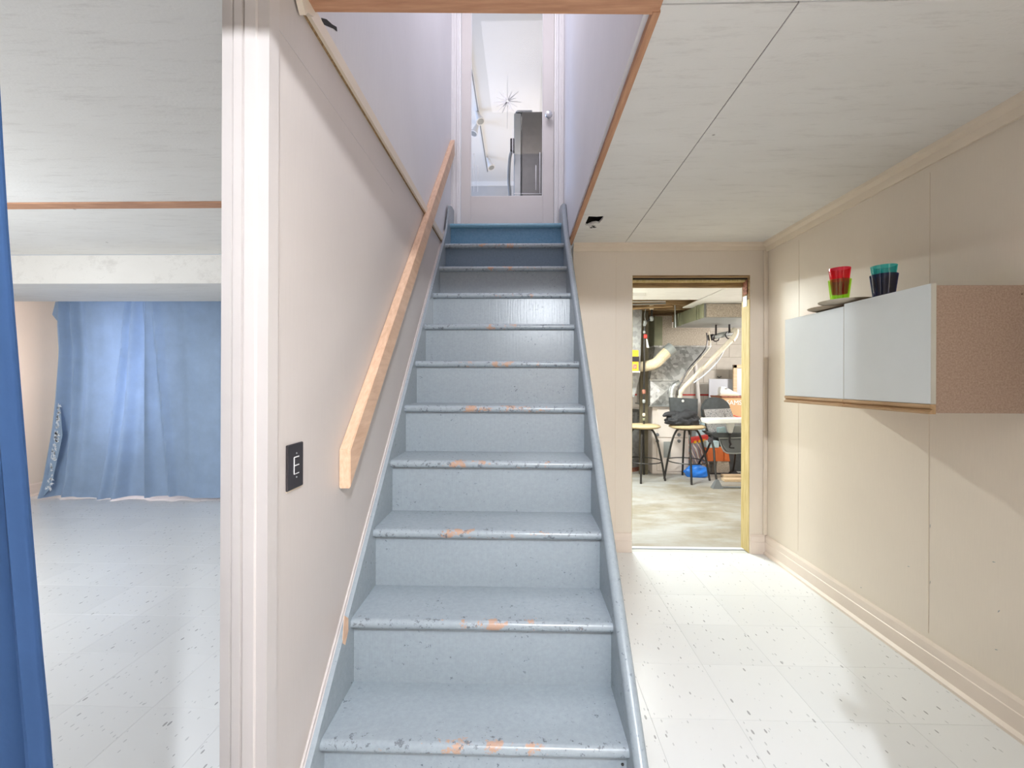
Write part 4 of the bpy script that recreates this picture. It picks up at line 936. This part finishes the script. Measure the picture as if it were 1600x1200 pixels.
for u, v, r, mt in ((1018, 480, 0.028, 'cream'), (1018, 498, 0.026, 'mid_grey'), (1008, 504, 0.022, 'mid_grey'), (1007, 507, 0.019, 'mid_grey'), (1006.5, 519, 0.016, 'mid_grey'), (1006, 612, 0.024, 'rust'), (1006, 627, 0.02, 'mid_grey'), (1006, 648, 0.018, 'cream'), (1006, 655, 0.016, 'duct_green')):
    p = W(u, v, Y=5.45); obj('fitting', tube(nb(), [p + Vector((0, 0, -r * 1.1)), p + Vector((0, 0, -r * .5)), p + Vector((0, 0, r * .5)), p + Vector((0, 0, r * 1.1))], [r * 0.75, r, r, r * 0.75], 10), mt, gp, smooth=True)
p = W(1008.5, 525, Y=5.42); obj('valve_handle', box(nb(), p.x - 0.022, p.x + 0.018, 5.40, 5.43, p.z - 0.03, p.z + 0.02, 0.008), 'red', gp)
p = W(1011.5, 537, Y=5.42); obj('tag', prism(nb(), [(p.x - 0.018, p.z + 0.06), (p.x - 0.006, p.z + 0.06), (p.x + 0.02, p.z - 0.05), (p.x - 0.01, p.z - 0.05)], 1, 5.41, 5.413), 'white_plastic', gp)
q = bend([W(u, v, Y=5.44) for u, v in ((1010, 480), (1007.5, 490), (1008, 500))], 5); obj('wire', tube(nb(), q, 0.004, 6), 'mid_grey', gp)
q = bend([W(u, v, Y=5.44) for u, v in ((1041, 469), (1048, 472.5), (1056, 472.5), (1063, 469))], 5)
tag(obj('loose_cable', tube(nb(), q, 0.005, 6), 'white_plastic'), 'thin white cable looping below the dark joists', 'cable')
a, b = W(1054, 468, Y=5.4), W(1055.5, 512, Y=5.4); a.z = UZ + 0.24
tag(obj('hanger_rod', tube(nb(), [a, b], 0.008, 6), 'mid_grey'), 'thin vertical hanger rod beside the boxed heating duct', 'rod')
# PVC vent pipes
q = [W(1061, 668, Y=5.66), W(1062, 625, Y=5.66), W(1063, 613, Y=5.66), W(1068, 606, Y=5.64), W(1108, 566, Y=5.5), W(1146, 528, Y=5.4), W(1150, 522, Y=5.4), W(1150.5, 517, Y=5.42), W(1147, 515, Y=5.5), W(1143, 518, Y=5.6)]
pv = thing('vent_pipe', 'thick cream plastic vent pipe rising diagonally to the right', 'pipe', q[0])
obj('pipe', tube(nb(), q, 0.030, 14), 'pvc', pv, smooth=True)
for k in (2, 5):
    d = (q[k + 1] - q[k]).normalized(); obj('coupling', tube(nb(), [q[k] - d * 0.035, q[k] + d * 0.035], 0.036, 14), 'pvc', pv, smooth=True)
a, b = W(1112, 527, Y=5.6), W(1144, 520, Y=5.6)
gv = thing('grey_pipe', 'short grey horizontal pipe hanging from black straps', 'pipe', a)
obj('pipe', tube(nb(), [a, b], 0.034, 14), 'mid_grey', gv, smooth=True)
obj('end_cap', tube(nb(), [a - (b - a).normalized() * 0.04, a + (b - a).normalized() * 0.02], 0.040, 14), 'black', gv, smooth=True)
for u, v0, v1 in ((1118.5, 510, 524), (1139.5, 504, 520)):
    p, q_ = W(u, v0, Y=5.56), W(u, v1, Y=5.56)
    obj('strap', box(nb(), p.x - 0.009, p.x + 0.009, 5.55, 5.565, q_.z, UZ if False else p.z + 0.02), 'black', gv)
    c = [Vector((q_.x + 0.045 * math.cos(t), 5.56, q_.z - 0.03 + 0.045 * math.sin(t))) for t in [PI * 1.95 - k * 0.45 for k in range(10)]]
    obj('hook', tube(nb(), c, 0.008, 6), 'black', gv)
a, b = W(1091, 566, Y=6.0), W(1094, 700, Y=6.0)
m_ = W(1089, 590, Y=6.0)
tag(obj('drain_pipe', tube(nb(), [W(1086, 566, Y=6.55), W(1089, 600, Y=6.55), W(1092, 640, Y=6.55), W(1096, 700, Y=6.55), W(1097, 700, Y=6.55) - Vector((0, 0, W(1097, 700, Y=6.55).z - UF))], 0.032, 12), 'white_plastic', smooth=True), 'white near vertical pipe behind the stools', 'pipe')
tag(obj('clear_tube', tube(nb(), bend([W(u, v, Y=5.5) for u, v in ((1133, 543), (1126, 557), (1115, 572), (1098, 588), (1084, 598))], 4), 0.009, 6), 'white_board', smooth=True), 'thin pale blue tube curving below the diagonal vent pipe', 'pipe')
tag(obj('black_cable', tube(nb(), bend([W(u, v, Y=5.4) for u, v in ((1104, 520), (1105, 532), (1102, 545), (1090, 560), (1075, 577), (1066, 595), (1060, 606), (1059, 618))], 4), 0.007, 6), 'black', smooth=True), 'black cable sagging in front of the plenum', 'cable')
tag(obj('beige_cable', tube(nb(), bend([W(u, v, Y=5.42) for u, v in ((1108, 518), (1110, 540), (1100, 555), (1084, 572), (1070, 592))], 4), 0.006, 6), 'pvc', smooth=True), 'beige cable sagging beside the black one', 'cable')
# ---- stools
def make_stool(label):
    t = thing('bar_stool', label, 'stool', (0, 0, 0), group='round bar stools in the utility room')
    H = 0.665
    o = obj('seat', lathe(nb(), [(0.10, 0), (0.185, 0.006), (0.215, 0.02), (0.218, 0.03), (0.20, 0.046), (0.12, 0.053)], (0, 0, H - 0.03), 32), 'seat_tan', t, local=True, smooth=True)
    obj('swivel_plate', lathe(nb(), [(0.055, -0.02), (0.12, -0.012), (0.12, 0.0)], (0, 0, H - 0.03), 20), 'black_metal', t, local=True, smooth=True)
    for k in range(4):
        a = k * PI / 2 - PI / 2
        pr = [(0.10, H - 0.045), (0.125, H - 0.06), (0.17, 0.50), (0.225, 0.25), (0.268, 0.0)]
        obj('leg', tube(nb(), bend([(r * math.cos(a), r * math.sin(a), z) for r, z in pr], 3), 0.0125, 8), 'black_metal', t, local=True, smooth=True)
    obj('foot_ring', tube(nb(), [(0.232 * math.cos(2 * PI * k / 32), 0.232 * math.sin(2 * PI * k / 32), 0.235) for k in range(32)], 0.007, 6, closed=True), 'black_metal', t, local=True, smooth=True)
    return t
s2 = make_stool('black legged round bar stool carrying the black bag and jacket')
a, b = W(1081, 758, Z=UF), W(1066, 742, Z=UF); cc = (a + b) / 2
s2.location = (cc.x, cc.y, UF); rz = math.atan2((a - cc).y, (a - cc).x) + PI / 2; s2.rotation_euler.z = rz
a1, b1 = W(1005, 757, Z=UF), W(1010, 741, Z=UF); c1_ = (a1 + b1) / 2
s1 = dup(s2, (c1_.x, c1_.y, UF), math.atan2((a1 - c1_).y, (a1 - c1_).x) + PI / 2, 'empty round bar stool with tan woven seat, left of the other stool')
s1.location.x -= 0.03
# ---- bag and jacket
sz = UF + 0.665 + 0.024
a, b, c, d = W(1046, 621, Y=cc.y + 0.10), W(1090, 623, Y=cc.y + 0.10), W(1088, 655, Y=cc.y + 0.10), W(1050, 655, Y=cc.y + 0.10)
bg = thing('tote_bag', 'stiff black bag with a silver button behind the jacket', 'bag', ((a.x + b.x) / 2, cc.y + 0.1, sz))
obj('bag_body', hexa(nb(), [(d.x, cc.y + 0.06, sz), (c.x, cc.y + 0.06, sz), (c.x, cc.y + 0.16, sz), (d.x, cc.y + 0.16, sz)], [(a.x, cc.y + 0.09, a.z), (b.x, cc.y + 0.09, b.z), (b.x, cc.y + 0.13, b.z), (a.x, cc.y + 0.13, a.z)]), 'dark_cushion', bg)
p = W(1067, 626.5, Y=cc.y + 0.08); o = obj('button', lathe(nb(), [(0.017, 0), (0.014, 0.006)], (0, 0, 0), 14), 'white_plastic', bg, local=True, smooth=True); o.matrix_local = Matrix.Translation(p - bg.location) @ Matrix.Rotation(PI / 2, 4, 'X')
bm = nb(); bmesh.ops.create_icosphere(bm, subdivisions=5, radius=1)
jc = Vector((W(1066, 655, Y=cc.y - 0.03).x, cc.y - 0.03, sz))
for v in bm.verts:
    n1 = noise.noise(v.co * 2.1 + Vector((3, 1, 7))); n2 = noise.noise(v.co * 5.0 + Vector((9, 4, 2)))
    s = 1 + 0.26 * n1 + 0.10 * abs(n2)
    x = v.co.x * 0.20 * s; y = v.co.y * 0.13 * s; z = max(0.0, v.co.z * 0.9 + 0.45) * 0.125 * s
    if x < -0.10: z *= 0.75
    v.co = jc + Vector((x, y, z + 0.0))
tag(obj('jacket', bm, 'black_cloth', smooth=True), 'crumpled black jacket heaped on the seat of the right stool', 'jacket')
p = W(1036, 650, Y=cc.y - 0.05); q_ = W(1048, 648, Y=cc.y - 0.03)
sl = obj('sleeve', tube(nb(), bend([p, (p + q_) / 2 + Vector((0, 0, 0.012)), q_ + Vector((0.04, 0, 0.0))], 4), [0.012, 0.018, 0.024, 0.028, 0.03, 0.036, 0.04, 0.045, 0.05], 10), 'black_cloth', bpy.data.objects['jacket'], smooth=True)
# ---- high chair
hc = thing('high_chair', 'folding baby high chair with white tray and grey padded seat', 'high chair', (2.45, 5.4, UF))
Yh = 5.42
ol = [(1098, 652), (1097, 640), (1099, 632), (1104, 625), (1112, 621), (1121, 621), (1130, 623), (1138, 629), (1142, 638)]
ol2 = [(1097.5, 640), (1142, 638), (1145, 648), (1148, 660), (1104, 662)]
def slab(outline, y0, y1, name, mat, par, tilt=0):
    q = [W(u, v, Y=y0) for u, v in outline]; bm = prism(nb(), [(a.x, a.z) for a in q], 1, y0, y1)
    bmesh.ops.bevel(bm, geom=[e for e in bm.edges], offset=0.008, segments=2, affect='EDGES')
    return obj(name, bm, mat, par, smooth=True)
slab(ol, Yh, Yh + 0.06, 'head_cushion', 'dark_cushion', hc)
slab(ol2, Yh - 0.01, Yh + 0.05, 'back_cushion', 'floral', hc)
slab([(1109, 648), (1113, 642), (1123, 640), (1131, 644), (1134, 653), (1110, 655)], Yh - 0.03, Yh, 'pillow', 'floral', hc)
slab([(1109, 660), (1165, 660), (1163, 680), (1112, 680)], Yh - 0.16, Yh - 0.02, 'seat_side', 'floral', hc)
slab([(1110, 677), (1165, 677), (1165, 684), (1119, 684)], Yh - 0.30, Yh - 0.02, 'seat_cushion', 'dark_cushion', hc)
slab([(1104, 654.5), (1175, 654), (1175, 661), (1106, 662.5)], Yh - 0.47, Yh - 0.285, 'tray', 'white_plastic', hc)
slab([(1135, 661), (1149, 661), (1145, 677), (1139, 677)], Yh - 0.30, Yh - 0.27, 'crotch_post', 'white_plastic', hc)
slab([(1121, 668), (1134, 667), (1135.5, 677), (1122, 678)], Yh - 0.24, Yh - 0.20, 'leg_cushion', 'pale_blue', hc); slab([(1148, 665), (1158, 665), (1158, 677), (1144, 677)], Yh - 0.24, Yh - 0.20, 'leg_cushion', 'mid_grey', hc)
def htube(name, pts, r, mat='black_metal'): return obj(name, tube(nb(), bend([W(u, v, Y=y) for u, v, y in pts], 3), r, 8), mat, hc, smooth=True)
htube('back_post', [(1098, 640, 5.42), (1101, 655, 5.40), (1106, 672, 5.36), (1110, 690, 5.28)], 0.013)
htube('front_leg', [(1110, 684, 5.25), (1115, 700, 5.16), (1116.5, 720, 5.08), (1118, 740, 5.04), (1120, 752, 5.02)], 0.013)
htube('rear_leg', [(1112, 686, 5.3), (1104, 705, 5.5), (1094, 720, 5.65), (1088, 737, 5.76)], 0.013)
htube('rear_leg', [(1150, 700, 5.5), (1148, 720, 5.65), (1145, 738, 5.76)], 0.012)
a, b, c = W(1112, 762, Y=5.02), W(1128, 762, Y=5.02), W(1120, 749, Y=5.02)
obj('foot', hexa(nb(), [(a.x, 4.98, UF), (b.x, 4.98, UF), (b.x, 5.06, UF), (a.x, 5.06, UF)], [(c.x - 0.012, 5.0, c.z), (c.x + 0.012, 5.0, c.z), (c.x + 0.012, 5.03, c.z), (c.x - 0.012, 5.03, c.z)]), 'grey_plastic', hc)
obj('base_bar', tube(nb(), [(b.x - 0.03, 5.02, UF + 0.012), (b.x + 0.48, 5.02, UF + 0.012)], 0.012, 8), 'grey_plastic', hc, smooth=True)
a, b = W(1076, 739, Z=UF), W(1151, 739, Z=UF)
obj('base_bar', tube(nb(), [(a.x, 5.76, UF + 0.012), (b.x, 5.76, UF + 0.012)], 0.010, 8), 'black', hc, smooth=True)
for u in (1086, 1146):
    p = W(u, 739, Y=5.76); obj('foot', hexa(nb(), [(p.x - 0.06, 5.72, UF), (p.x + 0.06, 5.72, UF), (p.x + 0.06, 5.80, UF), (p.x - 0.06, 5.80, UF)], [(p.x - 0.015, 5.75, UF + 0.07), (p.x + 0.015, 5.75, UF + 0.07), (p.x + 0.015, 5.77, UF + 0.07), (p.x - 0.015, 5.77, UF + 0.07)]), 'black', hc)
q = [W(u, v, Y=5.12) for u, v in ((1123, 685), (1127, 697), (1131, 705), (1136, 708), (1150, 708.5), (1168, 707), (1166, 696), (1160, 684))]
obj('basket_rim', tube(nb(), q, 0.008, 8, closed=True), 'mid_grey', hc, smooth=True)
slab([(1124, 686), (1159, 686), (1165, 706), (1150, 707.5), (1136, 707), (1130, 700)], 5.13, 5.16, 'footrest', 'grey_plastic', hc)
htube('harness_strap', [(1141, 677, 5.1), (1140, 688, 5.08), (1142, 695, 5.08)], 0.012, 'black'); htube('harness_strap', [(1142, 693, 5.08), (1140, 699, 5.08), (1147, 700, 5.08)], 0.009, 'black')
obj('hinge_hub', tube(nb(), [W(1110, 688, Y=5.22), W(1110, 688, Y=5.30)], 0.032, 12), 'black', hc, smooth=True)
# ---- boxes and clutter behind
a, b = W(1128, 619, Y=5.95), W(1180, 662, Y=5.95)
sb = thing('cardboard_box', 'brown cardboard box with white lettering behind the high chair', 'box', ((a.x + b.x) / 2, 6.1, b.z))
bxx = a.x + 0.62
obj('carton', box(nb(), a.x, bxx, 5.95, 6.3, b.z, a.z - 0.008, 0.004), 'cardboard', sb)
obj('lid_edge', box(nb(), a.x - 0.008, bxx + 0.008, 5.94, 6.31, a.z - 0.02, a.z, 0.003), 'rust', sb)
fc = bpy.data.curves.new('lettering', 'FONT'); fc.body = 'SAMSUNG'; fc.size = 0.088; fc.extrude = 0.001; fc.align_x = 'LEFT'
tmp = bpy.data.objects.new('lettering_curve', fc); COL.objects.link(tmp)
me = bpy.data.meshes.new_from_object(tmp.evaluated_get(bpy.context.evaluated_depsgraph_get())); bpy.data.objects.remove(tmp)
fo = bpy.data.objects.new('lettering', me); COL.objects.link(fo); me.materials.clear(); me.materials.append(M['white_mark']); fo.parent = sb
p = W(1135, 632.5, Y=5.948); fo.location = p - sb.location; fo.rotation_euler = (PI / 2, 0, 0)
# shelf under the box so that it rests on something
tag(obj('storage_crate', box(nb(), a.x + 0.02, bxx - 0.02, 5.97, 6.28, UF, b.z, 0.01), 'dark_cushion'), 'tall dark crate under the lettered cardboard box', 'crate')
# shoe
zb4 = a.z + 0.001
sh = thing('shoe', 'white sneaker standing on the cardboard box', 'shoe', (a.x + 0.1, 6.08, zb4))
s0, s1_ = W(1123, 618, Y=6.02), W(1152, 618, Y=6.02)
prof = [(0.0, 0.0), (0.0, 0.05), (0.01, 0.11), (0.05, 0.115), (0.09, 0.10), (0.12, 0.075), (0.18, 0.05), (0.235, 0.035), (0.255, 0.015), (0.25, 0)]
bm = nb(); prism(bm, [(s0.x + 0.01 + x, zb4 + 0.014 + z) for x, z in prof], 1, 6.0, 6.085); bmesh.ops.bevel(bm, geom=list(bm.edges), offset=0.01, segments=2, affect='EDGES'); obj('upper', bm, 'white_plastic', sh, smooth=True)
obj('sole', box(nb(), s0.x + 0.005, s0.x + 0.27, 5.998, 6.088, zb4, zb4 + 0.018, 0.006), 'cream', sh)
obj('logo_patch', box(nb(), s0.x + 0.075, s0.x + 0.105, 5.994, 6.0, zb4 + 0.095, zb4 + 0.107), 'grey_plastic', sh)
# white panel and frame leaning on the wall
a, b = W(1108, 592, Y=6.6), W(1180, 592, Y=6.6)
tag(obj('white_panel', box(nb(), a.x, b.x + 0.15, 6.6, 6.62, UF, a.z, 0.002), 'white_board'), 'pale bluish white board leaning at the back wall', 'board')
a = W(1145, 570, Y=6.5); pf = thing('picture_frame', 'empty tan wooden frame leaning before the white board', 'frame', (a.x + 0.3, 6.5, 0.9))
zb5 = W(1150, 640, Y=6.5).z
for x0, x1, z0_, z1_ in ((a.x, a.x + 0.055, zb5, a.z), (a.x + 0.44, a.x + 0.495, zb5, a.z), (a.x, a.x + 0.495, a.z - 0.05, a.z), (a.x, a.x + 0.495, zb5, zb5 + 0.05)):
    obj('frame_side', box(nb(), x0, x1, 6.48, 6.51, z0_, z1_, 0.004), 'ply', pf)
obj('backing', box(nb(), a.x + 0.05, a.x + 0.445, 6.505, 6.512, zb5 + 0.05, a.z - 0.05), 'white_board', pf)
for x in (a.x + 0.01, a.x + 0.455): obj('prop', box(nb(), x, x + 0.03, 6.485, 6.505, UF, zb5, 0.002), 'ply', pf)
p = W(1124, 589, Y=6.88); tag(obj('wall_hook', tube(nb(), [p + Vector((-0.03, 0, 0.01)), p + Vector((0, 0, -0.012)), p + Vector((0.03, 0, 0.01))], 0.009, 6), 'mid_grey'), 'small grey hook on the block wall above the white board', 'hook')
# game box
a, b, c, d = W(1075, 686, Y=5.9), W(1108, 680, Y=5.9), W(1108, 725, Y=5.9), W(1078, 730, Y=5.9)
gb = thing('game_box', 'colourful printed game box with red and yellow top edge', 'box', ((a.x + c.x) / 2, 6.0, d.z))
e, f = W(1076, 693, Y=5.9), W(1108, 686.5, Y=5.9)
zg = UF
obj('front', prism(nb(), [(d.x, zg), (c.x, zg), (f.x, f.z), (e.x, e.z)], 1, 5.9, 6.0), 'game', gb)
obj('top_band', prism(nb(), [(e.x, e.z), (f.x, f.z), (b.x, b.z), (a.x, a.z)], 1, 5.895, 6.0), 'red', gb)
for k in range(3):
    u = 1086 + k * 7; p = W(u, 690.5 - (u - 1086) * 0.17, Y=5.89); obj('yellow_mark', prism(nb(), [(p.x - 0.02, p.z - 0.022), (p.x + 0.016, p.z - 0.018), (p.x + 0.022, p.z + 0.018), (p.x - 0.012, p.z + 0.014)], 1, 5.889, 5.895), 'yellow', gb)
# blob helper for bags
def blob(name, c, sx_, sy_, sz_, mat, seed, amp=0.25, fr=2.2, sub=4):
    bm = nb(); bmesh.ops.create_icosphere(bm, subdivisions=sub, radius=1)
    for v in bm.verts:
        n1 = noise.noise(v.co * fr + Vector((seed, seed * 2.1, 1))); s = 1 + amp * n1
        v.co = Vector((c[0] + v.co.x * sx_ * s, c[1] + v.co.y * sy_ * s, c[2] + max(0, (v.co.z * 0.85 + 0.5)) / 1.35 * sz_ * s))
    return obj(name, bm, mat, smooth=True)
p = W(1088, 734, Y=5.62)
tag(blob('blue_bag', (p.x, 5.62, UF), 0.15, 0.09, 0.15, 'blue', 3), 'crumpled bright blue plastic bag on the floor behind the right stool', 'bag')
p = W(1094, 690, Y=6.12); tag(blob('pale_bag', (p.x, 6.14, UF), 0.10, 0.08, 0.62, 'pale_blue', 8, 0.3, 3), 'pale blue plastic bundle standing behind the game box', 'bundle')
a, b = W(1104, 700, Y=5.80), W(1141, 721, Y=5.80)
p1, p2 = W(1118, 722, Y=5.80), W(1141, 737, Y=5.80)
tag(obj('concrete_chunk', hexa(nb(), [(p1.x, 5.80, UF), (p2.x, 5.80, UF), (p2.x - 0.02, 5.93, UF), (p1.x, 5.93, UF)], [(p1.x + 0.03, 5.81, b.z), (p2.x - 0.01, 5.82, b.z), (p2.x - 0.03, 5.93, b.z), (p1.x + 0.03, 5.93, b.z)]), 'duct_board'), 'rough grey brown lump under the orange toolbox', 'block')
tb = thing('toolbox', 'orange plastic toolbox under the high chair', 'toolbox', ((a.x + b.x) / 2, 5.87, b.z))
obj('case', hexa(nb(), [(a.x + 0.03, 5.81, b.z), (b.x, 5.81, b.z), (b.x, 5.93, b.z), (a.x + 0.03, 5.93, b.z)], [(a.x, 5.80, a.z), (b.x - 0.03, 5.80, a.z), (b.x - 0.03, 5.94, a.z), (a.x, 5.94, a.z)]), 'orange', tb)
for k in range(2):
    x = a.x + 0.10 + k * 0.13; obj('latch', box(nb(), x, x + 0.03, 5.792, 5.805, b.z + 0.02, a.z - 0.02, 0.003), 'orange', tb)
obj('clear_lid', box(nb(), a.x + 0.0, a.x + 0.17, 5.81, 5.93, a.z, a.z + 0.09, 0.006), 'pale_blue', tb)
p = W(1164, 653, Y=5.8); tag(obj('red_wire', tube(nb(), bend([W(u, v, Y=5.8) for u, v in ((1146, 649), (1152, 651), (1160, 652), (1170, 651))], 4), 0.007, 6), 'red'), 'red wire beside the lettered cardboard box', 'cable')
# planks on the floor
for k, (u0, v0, v1, yy, lb) in enumerate(((1132, 747, 753, 5.15, 'front short plank of the two on the concrete'), (1131, 743.5, 747, 5.32, 'rear short plank of the two on the concrete'))):
    a = W(u0, v1, Z=UF); tag(obj('plank', box(nb(), a.x, a.x + 0.55, a.y, a.y + 0.09, UF + 0.0005, UF + 0.035, 0.003), 'ply'), lb, 'plank', 'planks on the utility room floor')
